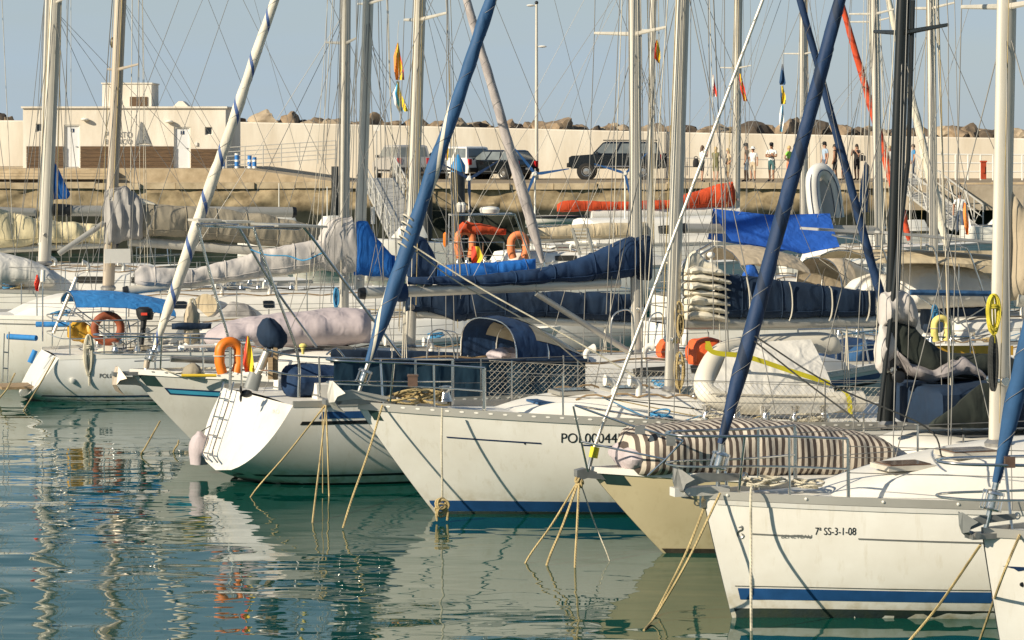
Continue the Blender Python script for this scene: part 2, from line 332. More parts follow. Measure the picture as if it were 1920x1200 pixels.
bb = n.new('ShaderNodeBump'); bb.inputs['Strength'].default_value = 1.0; bb.inputs['Distance'].default_value = .06; l(mm.outputs[0], bb.inputs['Height']); l(bb.outputs[0], p.inputs['Normal'])
# ---------------------------------------------------------------- setting: water, quay, breakwater
b = MB(); b.grid([[(-3000, -200, 0), (3000, -200, 0)], [(-3000, 6000, 0), (3000, 6000, 0)]]); tag(b.build('water', M['water'], org=(0, 0, 0)), None, None, kind='structure')
QY, QZ = 122.0, 3.2
def rough_face(b, x0, x1, Y, z0, z1, n, k, amp, cap=.6):
    rows = []
    for i in range(n+1):
        x = lerp(x0, x1, i/n)
        rows.append([(x, Y-amp*(noise.noise(Vector((x*.9, 1.3, z*1.4)))+.6*noise.noise(Vector((x*2.6, 7.3, z*3.1))))*(1 if 0 < j < k else 0)-.15*(1-j/k), z) for j in range(k+1) for z in [lerp(z0, z1, j/k)]])
    b.grid(rows)
b = MB(); rough_face(b, -70, 70, QY, -.5, QZ-.26, 520, 20, .26)
b.grid([[(-70, QY+.05, QZ-.28), (-70, QY+.05, QZ-.1)], [(70, QY+.05, QZ-.28), (70, QY+.05, QZ-.1)]])
tag(b.build('quay_wall', M['quay_stone'], org=(0, QY, 0)), None, None, kind='structure')
b = MB(); b.box((0, QY+15, QZ-.15), (160, 29.8, .28)); tag(b.build('quay_road', M['asphalt'], org=(0, QY, QZ)), None, None, kind='structure')
cop = bpy.data.objects.new('quay_coping', None); COL.objects.link(cop); cop['kind'] = 'structure'; ORG['quay_coping'] = Vector((0, 0, 0))
x = -40.0; proto = None; random.seed(3)
while x < 40:                                       # coping stones laid end to end
    w = random.uniform(1.5, 2.1); b = MB(); y0 = QY-.14+random.uniform(-.10, .06); z1 = QZ+.03+random.uniform(-.04, .03)
    b.box((x+w/2, y0+.5, z1-.14), (w-.03, 1.0, .28)); b.build('coping_stone', M['concrete_light'], cop); x += w
b = MB(); z = 3.85                                  # raised terrace in front of the building, with steps
b.prism([(-70, 124.6, QZ-.05), (-8.6, 124.6, QZ-.05), (-8.0, 124.6, QZ+.004), (-12.6, 124.6, QZ+.65), (-70, 124.6, QZ+.65)], (0, 14, 0))
tag(b.build('terrace', M['concrete_light'], org=(-40, 126, QZ)), None, None, kind='structure')
for i in range(3):
    b = MB(); b.box((-24.5, 124.45-.35*i, QZ+.5-.13*i), (12, .34, .12)); tag(b.build('step', M['concrete_light']), None, None, kind='structure')
# breakwater wall, slightly falling to the right
b = MB(); zt = lambda x: interp([(-60, 6.45), (-15, 6.18), (-9, 6.05), (9, 5.62), (27, 5.30), (60, 5.0)], x)
rows = []
for i in range(121):
    x = lerp(-60, 60, i/120); t = zt(x)
    rows.append([(x, 141, QZ-.2), (x, 141, t-.06), (x, 141.06, t), (x, 141.8, t), (x, 141.85, QZ-.2)])
b.grid(rows); tag(b.build('breakwater_wall', M['wall_cream'], ang=30, org=(0, 141, QZ)), 'long cream rendered breakwater wall behind the parked cars', 'wall')
# boulders of the breakwater crest, each its own
random.seed(11)
def boulder(cx, cy, cz, r, mt, sd):
    bm = bmesh.new(); bmesh.ops.create_icosphere(bm, subdivisions=3, radius=1)
    planes = [(Vector((random.gauss(0, 1), random.gauss(0, 1), random.gauss(0, 1))).normalized(), random.uniform(.50, .85)) for _ in range(14)]
    for v in bm.verts:
        p = v.co.copy()
        for nrm, d in planes:
            e = p.dot(nrm)-d
            if e > 0: p -= nrm*e
        p *= 1+.22*noise.noise(p*2.6+Vector((sd, 0, 0)))
        v.co = Vector((p.x*r[0], p.y*r[1], p.z*r[2]))
    me = bpy.data.meshes.new('boulder'); bm.to_mesh(me); bm.free(); me.materials.append(M[mt]); me.shade_smooth(); me.set_sharp_from_angle(angle=math.radians(18))
    o = bpy.data.objects.new('boulder', me); COL.objects.link(o); o.location = (cx, cy, cz); o.rotation_euler = (0, random.uniform(-.3, .3), random.uniform(0, 6.3))
    return tag(o, 'rough brown boulder lying along the crest of the breakwater wall', 'boulder', 'boulders on the breakwater')
BP = [(0, 222, 30), (18, 224, 22), (450, 232, 26), (498, 226, 52), (545, 228, 48), (585, 232, 36), (612, 232, 30), (635, 232, 36), (700, 232, 60), (735, 237, 44), (770, 236, 52), (800, 238, 48), (822, 240, 40), (858, 232, 44), (888, 240, 50), (920, 243, 44), (962, 240, 40), (985, 246, 30), (1012, 243, 44), (1050, 238, 56), (1090, 242, 42), (1120, 246, 36), (1140, 245, 44), (1165, 250, 30), (1215, 247, 34), (1240, 250, 30), (1262, 248, 36), (1316, 249, 40), (1350, 247, 40), (1385, 248, 44), (1410, 242, 56), (1440, 250, 40), (1482, 243, 60), (1530, 244, 54), (1560, 252, 40), (1585, 250, 40), (1618, 247, 44), (1650, 250, 36), (1690, 252, 46), (1720, 253, 40), (1745, 255, 36), (1770, 252, 44), (1795, 250, 48), (1825, 252, 46), (1850, 254, 36), (1880, 252, 40), (1908, 254, 40)]
BL = []
for i, (x, y, w) in enumerate(BP):
    Yb = 143.6+random.uniform(-.5, 1.2); s_ = F/Yb; p = W(x, y, Yb); r = w*.52/s_
    o = boulder(p.x, Yb, p.z-r*.35, (r*1.3, r*random.uniform(1, 1.3), r*random.uniform(.95, 1.25)), random.choice(['rock', 'rock', 'rock_pale', 'rock_dark']), i*3.7); BL.append(o)
for i in range(84):                                   # second rank filling between and behind
    x = 440+i*17.8+random.uniform(-10, 10); Yb = 144.4+random.uniform(-.6, 1.8); p = W(x, interp([(0, 226), (700, 236), (1920, 252)], x), Yb); r = random.uniform(.36, .66)
    boulder(p.x, Yb, p.z-.15, (r*1.35, r, r*.85), random.choice(['rock', 'rock_pale', 'rock_dark', 'rock_dark']), i*1.3+90)
# ---------------------------------------------------------------- harbour building
Yb = 128.0; sb = F/Yb
def bx(x): return (x-960)/sb
def bz(y): return H-(y-YH)/sb
bld = thing('harbour_building', 'low white harbour building with brown timber panels and a roof turret', 'building', (bx(232), Yb+3, 3.85))
X0, X1, Z0, Z1 = bx(43), bx(423), 3.8, bz(203)
holes = [(120, 150, 234, 314), (326, 357, 238, 318), (67, 80, 232, 247), (384, 398, 238, 253)]
b = MB(); xs = sorted({X0, X1, *[bx(h[0]) for h in holes], *[bx(h[1]) for h in holes]}); zs = sorted({Z0, Z1, *[max(Z0, bz(h[2])) for h in holes], *[max(Z0, bz(h[3])) for h in holes]})
for i in range(len(xs)-1):
    for j in range(len(zs)-1):
        cx, cz = (xs[i]+xs[i+1])/2, (zs[j]+zs[j+1])/2
        if any(bx(h[0]) < cx < bx(h[1]) and bz(h[3]) < cz < bz(h[2]) for h in holes): continue
        b.add([(xs[i], Yb, zs[j]), (xs[i+1], Yb, zs[j]), (xs[i+1], Yb, zs[j+1]), (xs[i], Yb, zs[j+1])], [(0, 1, 2, 3)])
for h in holes:                                       # reveals
    x0, x1, z1, z0 = bx(h[0]), bx(h[1]), bz(h[2]), max(Z0, bz(h[3])); q = [(x0, z0), (x1, z0), (x1, z1), (x0, z1)]
    for (ax, az), (cx, cz) in zip(q, q[1:]+q[:1]): b.add([(ax, Yb, az), (cx, Yb, cz), (cx, Yb+.22, cz), (ax, Yb+.22, az)], [(3, 2, 1, 0)])
b.add([(X0, Yb, Z0), (X0, Yb+7, Z0), (X0, Yb+7, Z1), (X0, Yb, Z1), (X1, Yb, Z0), (X1, Yb+7, Z0), (X1, Yb+7, Z1), (X1, Yb, Z1)], [(3, 2, 1, 0), (4, 5, 6, 7), (1, 5, 6, 2)])
wallo = b.build('wall', M['wall_white'], bld, smooth=False)
b = MB(); b.box(((X0+X1)/2, Yb+3.5, Z1+.045), (X1-X0+.16, 7.2, .09)); b.build('roof', M['wall_white'], bld, smooth=False)
b = MB(); tx0, tx1 = bx(180)+.1, bx(277); b.box(((tx0+tx1)/2, Yb+2.6, Z1+.09+.55), (tx1-tx0, 2.6, 1.12)); tur = b.build('turret', M['wall_white'], bld, smooth=False)
b = MB(); b.box((bx(253), Yb+1.28, Z1+.32), (.85, .05, .5)); b.build('window', M['wood_brown'], tur, smooth=False)
b = MB(); b.box(((tx0+tx1)/2, Yb+2.6, Z1+.09+1.14), (tx1-tx0+.1, 2.7, .06)); b.build('coping', M['wall_white'], tur, smooth=False)
for i, (x0, x1, y0, y1) in enumerate(holes):
    xa, xb, z1, z0 = bx(x0), bx(x1), bz(y0), max(Z0, bz(y1))
    if i < 2:
        b = MB(); b.box(((xa+xb)/2, Yb+.13, (z0+z1)/2), (xb-xa-.08, .05, z1-z0-.06)); d = b.build('door', M['door_white'], bld, smooth=False)
        b = MB(); t = .06
        for c, s_ in (((xa+t/2, z0, z1), 0), ((xb-t/2, z0, z1), 0)): b.box((c[0], Yb+.09, (z0+z1)/2), (t, .1, z1-z0))
        b.box(((xa+xb)/2, Yb+.09, z1-t/2), (xb-xa-2*t, .1, t)); b.build('door_frame', M['white_plastic'], d, smooth=False)
        b = MB(); b.box(((xa+xb)/2, Yb+.095, z1-.27), (.17, .02, .17)); b.build('sign_plate', M['navy_paint'], d, smooth=False)
        b = MB(); b.box(((xa+xb)/2, Yb+.083, z1-.29), (.035, .012, .085)); b.ball(((xa+xb)/2, Yb+.083, z1-.225), .02, 8); b.build('pictogram', M['white_plastic'], d)
        b = MB(); b.box((xb-.17, Yb+.08, z0+1.0), (.10, .06, .03)); b.build('door_handle', M['steel'], d, smooth=False)
    else:
        b = MB(); b.box(((xa+xb)/2, Yb+.16, (z0+z1)/2), (xb-xa, .03, z1-z0)); w = b.build('window', M['glass_dark'], bld, smooth=False)
        b = MB(); t = .04
        for xx in (xa+t/2, xb-t/2): b.box((xx, Yb+.12, (z0+z1)/2), (t, .05, z1-z0))
        for zz in (z0+t/2, z1-t/2): b.box(((xa+xb)/2, Yb+.12, zz), (xb-xa-2*t, .05, t))
        b.build('frame', M['white_plastic'], w, smooth=False)
for x0, x1 in ((50, 119), (151, 325), (358, 415)):     # timber cladding, board by board
    xa, xb, z1 = bx(x0), bx(x1), bz(274 if x0 < 300 else 279); k = 6; hh = (z1-Z0)/k
    for j in range(k):
        b = MB(); b.box(((xa+xb)/2, Yb-.035-.004*(j % 2), Z0+hh*(j+.5)), (xb-xa, .05, hh-.012)); b.build('board', M['wood_brown'], bld, smooth=False)
for x, y in ((160, 224), (318, 228)):
    b = MB(); p = (bx(x), Yb, bz(y)); b.ball((p[0], Yb-.16, p[2]), (.2, .18, .08), 10); b.build('wall_lamp', M['white_plastic'], bld)
b = MB(); b.box((bx(368), Yb-.04, bz(270)), (.12, .06, .16)); b.build('junction_box', M['white_plastic'], bld, smooth=False)
def text_mesh(t, size):
    c = bpy.data.curves.new('t', 'FONT'); c.body = t; c.size = size; c.extrude = 0; o = bpy.data.objects.new('t', c); COL.objects.link(o)
    dg = bpy.context.evaluated_depsgraph_get(); me = bpy.data.meshes.new_from_object(o.evaluated_get(dg))
    vs = [v.co.copy() for v in me.vertices]; fs = [tuple(p.vertices) for p in me.polygons]
    bpy.data.objects.remove(o); bpy.data.meshes.remove(me); return vs, fs
for t, xx, yy, hh in (('PUERTO', 196, 258, .40), ('BLANCO', 196, 270, .34)):
    vs, fs = text_mesh(t, hh); wd_ = max(v.x for v in vs); k = (52/sb)/wd_
    b = MB(); b.add([(bx(xx)+v.x*k, Yb-.03, bz(yy)+v.y) for v in vs], fs); b.build('lettering', M['steel_dull'], bld, smooth=False)
b = MB()
for pts in ([(264, 228), (254, 270), (268, 268), (268, 232)], [(269, 234), (283, 270), (269, 268)], [(252, 271), (284, 272), (280, 275), (256, 274)]): b.prism([(bx(x), Yb-.05, bz(y)) for x, y in pts], (0, .03, 0))
b.build('sail_emblem', M['steel_dull'], bld, smooth=False)
for x, w in ((195, 22), (333, 30)):                    # small roof skylights
    b = MB(); p = bx(x); q = w/sb/2; b.prism([(p-q, Yb+1.2, Z1+.09), (p+q, Yb+1.2, Z1+.09), (p+.1, Yb+1.2, Z1+.36), (p-.1, Yb+1.2, Z1+.36)], (0, 1.2, 0)); b.build('roof_vent', M['wall_white'], bld, smooth=False)
# blue and white bollards
for x, y0, y1, dsc in ((418, 300, 322, 'blue and white bollard nearest the white building'), (444, 296, 324, 'tall blue and white bollard, second from the white building'), (468, 299, 323, 'blue and white bollard in a close pair, left of the two'), (477, 302, 323, 'blue and white bollard in a close pair, right of the two')):
    Yv = 126.2; p = W(x, y1, Yv); p.z = 3.85; b = MB(); h = (y1-y0)*Yv/F; b.tube([p+Vector((0, 0, z*h/10)) for z in range(11)], .10, 12); o = b.build('bollard', M['bollard_paint'], org=p); tag(o, dsc, 'bollard', 'blue and white bollards')
# railings on the quay
def railing(pts, h, Yv, label, rails=3, posts=8, mt='galv', r=.025):
    P = [W(x, y, Yv) for x, y in pts]; o = thing('railing', label, 'railing', P[0]); n = posts
    for k in range(n):
        t = k/(n-1)*(len(P)-1); i = min(int(t), len(P)-2); p = P[i].lerp(P[i+1], t-i); b = MB(); b.tube([p, p+Vector((0, 0, h))], r); b.build('post', M[mt], o)
    for k in range(rails):
        b = MB(); b.tube([p+Vector((0, 0, h*(k+1)/rails)) for p in P], r*.8); b.build('rail', M[mt], o)
    return o
railing([(425, 318), (630, 305)], 1.05, 127, 'grey wire railing along the ramp right of the building', 5, 7)
railing([(1250, 328), (1480, 333)], .9, 138, 'low grey railing behind the people on the quay', 2, 7)
railing([(1745, 337), (1862, 338)], 1.15, 120, 'white pipe railing on the landing at the right', 3, 6, 'white_plastic', .04)
railing([(1868, 338), (1990, 338)], 1.15, 120, 'white pipe railing at the right edge of the quay', 3, 6, 'white_plastic', .04)
b = MB(); b.box((W(1830, 340, 119.5).x, 120.6, 2.6), (6.2, 3.2, 1.1)); tag(b.build('landing', M['concrete'], smooth=False), 'stained concrete landing block at head of the gangway', 'landing')
b = MB(); p = W(1844, 339, 119); b.box(p+Vector((0, 0, .45)), (.22, .2, .75)); b.box(p+Vector((0, 0, .86)), (.28, .26, .08)); b.box(p+Vector((0, -.12, .5)), (.1, .05, .3)); o = b.build('hose_box', M['dark_red_canvas'], smooth=False); tag(o, 'slim red fire hose cabinet standing on the concrete landing', 'cabinet')
# street lamp
p = W(1006, 335, 136); p.z = QZ; t = thing('street_lamp', 'tall white lamp post with two heads behind the cars', 'lamp post', p)
b = MB(); b.tube([p, p+Vector((0, 0, .3)), p+Vector((0, 0, 4)), W(1006, 8, 136)], [.12, .1, .085, .06], 10); b.build('pole', M['alu_white'], t)
for dx, y in ((-1, 11), (1, 88)):
    q = W(1006, y, 136); b = MB(); b.tube([q, q+Vector((dx*.2, 0, .03))], .03); b.ball(q+Vector((dx*.3, 0, .02)), (.22, .14, .06), 10); b.build('lamp_head', M['white_plastic'], t)
b = MB(); b.ball(W(1006, 5, 136), .1, 8); b.build('finial', M['black_plastic'], t)
# sign post plate left of the cars
p = W(706, 310, 130); p.z = QZ; t = thing('sign_post', 'thin grey post with small white plate by the gangway head', 'sign', p); b = MB(); b.tube([p, W(706, 236, 130)], .035); b.build('post', M['galv'], t)
b = MB(); b.box(W(706, 240, 129.95), (.3, .02, .28)); b.build('plate', M['white_plastic'], t, smooth=False)
# piles
def pile(x, y0, y1, Yv, r, cap, label):
    p = W(x, y0, Yv); q = Vector((p.x, Yv, -.5)); t = thing('mooring_pile', label, 'pile', q); b = MB(); b.tube([q, p], r, 18); b.build('shaft', M['pile_black'], t)
    if cap: b = MB(); b.lathe(p, [(r*1.06, -.05), (r*1.06, .2), (r*.15, .62), (.01, .64)], 18); b.build('cap', M['pile_blue'], t)
pile(859, 320, 0, 104, .27, True, 'black mooring pile with blue conical cap')
pile(800, 330, 0, 108, .24, False, 'plain black mooring pile left of the blue capped one')
pile(628, 312, 0, 118, .16, False, 'slim dark pile against the quay beside the pale masts')
# gangways
def gangway(a, c, wdt, label, n=9, hr=1.0):
    a, c = Vector(a), Vector(c); d = (c-a); ax = d.normalized(); sd = Vector((ax.y, -ax.x, 0)).normalized()*wdt/2
    t = thing('gangway', label, 'gangway', c); up = Vector((0, 0, hr))
    for s_ in (-1, 1):
        b = MB(); b.tube([a+sd*s_, c+sd*s_], .05, 6); b.build('side_beam', M['galv'], t)
        b = MB(); b.tube([a+sd*s_+up, c+sd*s_+up], .04, 6); b.build('handrail', M['galv'], t)
        b = MB(); b.tube([a+sd*s_+up*.5, c+sd*s_+up*.5], .025, 6); b.build('mid_rail', M['galv'], t)
        for i in range(n+1):
            p = a.lerp(c, i/n)+sd*s_; b = MB(); b.tube([p, p+up], .03, 6); b.build('upright', M['galv'], t)
            if i < n:
                q = a.lerp(c, (i+1)/n)+sd*s_; b = MB(); b.tube([p if i % 2 else p+up, (q+up) if i % 2 else q], .022, 5); b.build('brace', M['galv'], t)
    k = int(d.length/.33)
    for i in range(k):
        p = a.lerp(c, (i+.5)/k); b = MB(); b.box(p+Vector((0, 0, .02)), (.27, wdt-.08, .04), ax=(ax, sd, ax.cross(sd))); b.build('tread', M['galv'], t, smooth=False)
    return t
gangway(W(708, 335, 122), W(768, 452, 108), 1.5, 'aluminium gangway sloping down from the quay at centre left', 10)
gangway(W(1690, 335, 121), W(1815, 432, 114), 1.4, 'aluminium truss gangway sloping down at the right of the quay', 8, 1.1)

# ---------------------------------------------------------------- yacht builder
TH = math.radians(18); D_ = Vector((math.cos(TH), math.sin(TH), 0)); N_ = Vector((math.sin(TH), -math.cos(TH), 0)); UP = Vector((0, 0, 1))
class Yacht:
    def __init__(s, name, label, x, Y, bowleft=True, L=10.5, B=3.4, fb=1.3, fs=1.05, rake=.5, trans=.0, dip=.05, rise=.25, tw=.78, boxy=4.0, vbow=1.25, bot=-.45, hull='gelcoat', deck='deck_white', cat='yacht', group=None, th=18):
        th = math.radians(th); s.D = Vector((math.cos(th), math.sin(th), 0)); s.N = Vector((math.sin(th), -math.cos(th), 0))
        s.L, s.B, s.fb, s.fs, s.rake, s.trans, s.dip, s.rise, s.tw, s.boxy, s.vbow, s.bot = L, B, fb, fs, rake, trans, dip, rise, tw, boxy, vbow, bot
        q = Vector(((x-960)*Y/F, Y, 0)); s.left = bowleft
        if bowleft: s.P0 = q; s.A = s.D
        else: s.P0 = q+s.D*L; s.A = -s.D
        s.root = thing(name, label, cat, s.P(L/2, 0, 0), group); s.hm, s.dm = hull, deck
        s.hull()
    def P(s, a, b, z): return s.P0+s.A*a+s.N*b+UP*z
    def px(s, x, y, b=0):
        k = (x-960)/F; q = s.P0+s.N*b; a = (q.x-k*q.y)/(k*s.A.y-s.A.x); p = q+s.A*a
        return Vector((p.x, p.y, H-(y-YH)*p.y/F))
    def ax(s, x, b=0): return (s.px(x, 0, b)-s.P0).dot(s.A)
    def sheer(s, t): return lerp(s.fb, s.fs, t)-s.dip*4*t*(1-t)
    def zb(s, t): return s.bot+(max(0, (t-.72)/.28)**1.6)*s.rise
    def hb(s, t):
        tm = .58
        w = 1-(1-min(t/tm, 1))**2.15 if t < tm else 1-(1-s.tw)*((t-tm)/(1-tm))**2
        return s.B/2*max(w, .008)
    def prof(s, t, z):
        ab = s.rake*max(0, min(1.3, (s.fb-z)/s.fb))**1.08; ae = s.L+s.trans*max(-.2, (s.fs-z)/s.fs)
        return lerp(ab, ae, t)
    def wf(s, t, u):
        u = min(max(u, 0), 1); k = min(1, t/.45); pw = lerp(s.vbow, s.boxy, k**.8); qw = lerp(.85, .5, k)
        e = max(0, (t-.7)/.3); pw = lerp(pw, 2.4, e)
        return max(1-u**pw, 0)**qw
    def hp(s, t, u, side, off=0):
        zs, zb = s.sheer(t), s.zb(t); z = lerp(zs, zb, u)
        return s.P(s.prof(t, z), side*(s.hb(t)*s.wf(t, u)+off), z)
    def hs(s, t, z, side=1, off=.004):
        u = (s.sheer(t)-z)/(s.sheer(t)-s.zb(t)); return s.hp(t, u, side, off)
    def t_at(s, x, y, side=1):
        """hull parameter for a pixel on the near topside"""
        t = .3
        for _ in range(8):
            p = s.px(x, y, side*s.hb(t)*.93); z = p.z; a = (p-s.P0).dot(s.A); ab, ae = s.prof(0, z), s.prof(1, z); t = min(1, max(0.001, (a-ab)/(ae-ab)))
        return t, z
    def hull(s):
        nt_, nu = 44, 16; ts = [(i/nt_)**1.15 for i in range(nt_+1)]
        b = MB()
        for sd in (1, -1):
            rows = [[s.hp(t, (j/nu), sd) for j in range(nu+1)] for t in ts]
            if (sd == 1) == s.left: rows = [r[::-1] for r in rows]
            b.grid(rows)
        tr = [[s.hp(1, j/nu, k) for k in (1, .5, 0, -.5, -1)] for j in range(nu+1)]
        b.grid(tr); s.part(b, 'hull', s.hm, ang=50)
        b = MB(); rows = []
        for t in ts:
            z = s.sheer(t); w = s.hb(t)-.015; rows.append([s.P(s.prof(t, z), w*k, z-.015+.05*(1-k*k)) for k in (-1, -.6, -.2, .2, .6, 1)])
        b.grid(rows); s.part(b, 'deck', s.dm)
    def part(s, b, name, mt, par=None, **k): return b.build(name, M[mt] if isinstance(mt, str) else mt, par or s.root, **k)
    def strip(s, name, mt, z0, z1, t0=0.004, t1=1, n=36, ref=None, sides=(1, -1), off=.005):
        for sd in sides:
            rows = []; b = MB()
            for i in range(n+1):
                t = lerp(t0, t1, i/n); r = s.sheer(t) if ref == 'sheer' else 0; rows.append([s.hs(t, r+lerp(z0, z1, j/2), sd, off) for j in range(3)])
            b.grid(rows); s.part(b, name, mt)
    def rail(s, h=.07, mt='alu', slots=0, w=.02, t0=.0, t1=1, slotmat='deck_white'):
        ts = [lerp(t0, t1, i/50) for i in range(51)]
        for sd in (-1, 1):
            rows = []; b = MB()
            for t in ts:
                o = s.hp(t, 0, sd, .012); i_ = s.hp(t, 0, sd, -w); rows.append([o-UP*.03, o+UP*h, i_+UP*h, i_-UP*.03])
            b.grid(rows, closed=True, cap=True); r = s.part(b, 'toe_rail', mt)
        if slots:
            b = MB()
            for i in range(slots):
                t = lerp(.03, .97, i/slots); q = s.hp(t, 0, 1, .016); d = (s.hp(t+.004, 0, 1, .016)-q).normalized()
                b.prism([q+d*(.032*math.cos(a))+UP*(h*.5+.013*math.sin(a)) for a in [k*math.pi/4 for k in range(8)]], s.N*.002)
            s.part(b, 'rail_slots', slotmat, r, kind='stuff')
        return r
    def text(s, txt, x, y, hpx, wpx, mt, name='lettering'):
        vs, fs = text_mesh(txt, 1.0); w = max(v.x for v in vs); h = max(v.y for v in vs); b = MB(); out_ = []
        for v in vs:
            t, z = s.t_at(x+v.x/w*wpx, y-v.y/h*hpx); out_.append(s.hs(t, z, 1, .006))
        b.add(out_, fs); return s.part(b, name, mt, smooth=False)
    def coach(s, x0, x1, h, w=.62, mt='deck_white', slope=1.2, wins=(), end=.25, par=None, name='coachroof', wm='window_tint'):
        a0, a1 = sorted((s.ax(x0), s.ax(x1))); n = 26; rows = []
        def pr(a):
            f = min(1, (a-a0)/slope); g = min(1, (a1-a)/end); return h*math.sin(f*math.pi/2)**.8*min(1, g**.5+.02)
        def sec(a, k):
            t = min(1, max(0.01, a/s.L)); wd_ = min(s.hb(t)*w, s.hb(t)-.22); z = s.sheer(t)+.02; hh = pr(a)
            c = [(-1, 0), (-.97, .35), (-.90, .82), (-.82, .97), (-.4, 1.06), (0, 1.08), (.4, 1.06), (.82, .97), (.90, .82), (.97, .35), (1, 0)][k]
            return s.P(a, wd_*c[0]*(.86+.14*min(1, (a-a0)/slope)), z+hh*c[1])
        for i in range(n+1):
            a = lerp(a0, a1, i/n); rows.append([sec(a, k) for k in range(11)])
        b = MB(); b.grid(rows, cap=True); c = s.part(b, name, mt, par, ang=50)
        for wa, wb_ in wins:
            aa, ab = sorted((s.ax(wa), s.ax(wb_)))
            for kk in (1, 0):
                rows = []; b = MB()
                for i in range(7):
                    a = lerp(aa, ab, i/6); lo, hi = (sec(a, 9), sec(a, 8)) if kk else (sec(a, 1), sec(a, 2)); sg = 1 if kk else -1; e = .12+.06*(i in (0, 6))
                    rows.append([lo.lerp(hi, e)+s.N*sg*.012, lo.lerp(hi, 1-e)+s.N*sg*.012])
                b.grid(rows); s.part(b, 'window', wm, c)
        s.csec = sec; s.crange = (a0, a1); return c
    def mast(s, x0, y0, x1, y1, w=.2, mt='alu_white', top=13.0, spr=(), name='mast', b_=0, dp=.6, r0=None):
        p, q = s.px(x0, y0, b_), s.px(x1, y1, b_); d = (q-p).normalized(); e = p+d*(top/d.z); s.mtop = e; s.mbase = p; s.md = d
        b = MB(); k = 14; rows = []
        for i in range(k+1):
            c = p.lerp(e, i/k); f = 1 if i < k-3 else lerp(1, .6, (i-k+3)/3)
            rows.append([c+s.A*(w/2*f*math.cos(a))+s.N*(w/2*dp*f*math.sin(a)) for a in [2*math.pi*j/14 for j in range(14)]])
        if not s.left: rows = [r[::-1] for r in rows]
        b.grid(rows, closed=True, cap=True); m_ = s.part(b, name, mt); s.mo = m_
        b = MB(); g = s.A*(w/2+.012); b.tube([p+UP*.9+g, e+g], .012, 4); s.part(b, 'sail_track', 'steel_dull', m_)
        b = MB()                                           # mast collar and halyard winches
        b.lathe(p+UP*.02, [(w*.62, 0), (w*.66, .05), (w*.5, .09)], 14); s.part(b, 'mast_collar', 'steel_dull', m_)
        for sd in (1, -1):
            b = MB(); c = p+UP*.75+s.N*(sd*w*.30); b.lathe(c, [(.05, 0), (.045, .03), (.035, .06), (.05, .11), (.045, .12)], 10, s.N*sd); s.part(b, 'winch', 'steel', m_)
        for zz, hw in spr:
            tips = []
            c = p+d*((zz-p.z)/d.z)
            for sd in (1, -1):
                tp = c+s.N*(sd*hw*1.3)+s.A*.10+UP*.06; b = MB(); b.tube([c, tp], [.035, .022], 6, flat=.5); s.part(b, 'spreader', mt, m_)
        s.spr = spr; return m_
    def rig(s, wire=.0065, lower=True, back=True, bx=None, lines=4, mt='wire', hal=None):
        p, e, d = s.mbase, s.mtop, s.md; lines += 2
        if p.y > 55: wire = .0085
        at = lambda z: p+d*((z-p.z)/d.z)
        ta = (p-s.P0).dot(s.A)/s.L; w = s.hb(min(.95, max(.1, ta)))-.06; zs = s.sheer(ta)
        for sd in (1, -1):
            c = Vector((p.x, p.y, 0))+s.N*(sd*w)+s.A*.15+UP*zs; pts = [c]
            for zz, hw in s.spr: pts.append(at(zz)+s.N*(sd*hw*1.3)+s.A*.10+UP*.06)
            pts.append(at(e.z-.3)); b = MB(); b.tube(pts, wire, 4, cap=False); s.part(b, 'shroud', mt)
            if lower and s.spr:
                z1 = s.spr[0][0]
                for da in (-.75, .75):
                    b = MB(); b.tube([c+s.A*da, at(z1-.15)], wire, 4, cap=False); s.part(b, 'lower_shroud', mt)
            b = MB(); b.tube([c, c+UP*.3], .014, 6); s.part(b, 'turnbuckle', 'steel')
        if back:
            b = MB(); q = s.P(s.L-.1, 0, s.fs+.05); b.tube([e, q], wire*.75, 4, cap=False); s.part(b, 'backstay', mt)
        for i in range(lines):
            r = random.Random(i*7+int(p.x*100)); o = s.A*r.uniform(-.5, .9)+s.N*r.uniform(.04, .3); b = MB(); o2 = s.A*r.uniform(-.05, .05)+s.N*.1
            b.tube(sag(p+UP*r.uniform(.2, .9)+o, at(e.z-r.uniform(.2, 3))+o2, r.uniform(0, .03), 6), r.choice([.005, .007])*(1 if p.y < 55 else 1.25), 4, cap=False); s.part(b, 'halyard', r.choice(['line_white', 'line_white', 'wire', 'rope_tan']))
    def stay(s, x0, y0, x1, y1, r, mt, x2=None, y2=None, top=12.2, drum=True, taper=True, n=90, lump=.06, name='furled_sail'):
        """furled headsail: tack pixel, a second pixel on the line; drum below at (x2,y2)"""
        p, q = s.px(x0, y0), s.px(x1, y1); d = (q-p).normalized(); e = p+d*((top-p.z)/d.z); pts, rs = [], []
        for i in range(n+1):
            t = i/n; pts.append(p.lerp(e, t)); f = min(1, .45+t*7)*(1-.62*max(0, t-.1)) if taper else 1; rs.append(r*f*(1+lump*1.8*noise.noise(Vector((t*26, p.x, 1)))))
        b = MB(); 
        rows = []; ln_ = (e-p).length; u_ = (s.N-d*s.N.dot(d)).normalized(); w_ = d.cross(u_)
        for i in range(n+1):                                   # rolled cloth: the leech makes a helical step
            ring = []
            for j in range(20):
                th_ = j/20; st_ = (th_+i/n*ln_*.42) % 1; cr_ = .05*noise.noise(Vector((i/n*ln_*3.2+th_*2.4, th_*6, p.x))) if lump else 0
                ring.append(pts[i]+(u_*math.cos(2*math.pi*th_)+w_*math.sin(2*math.pi*th_))*(rs[i]*(1+(.16*st_-.08 if lump else 0)+cr_)))
            rows.append(ring)
        nv = len(b.v); b.grid(rows, closed=True, cap=True)
        for i in range(n+1):
            for j in range(20): b.uv[nv+i*20+j] = (i/n*ln_, j/20)
        f = s.part(b, name, mt)
        b = MB(); pts2 = []
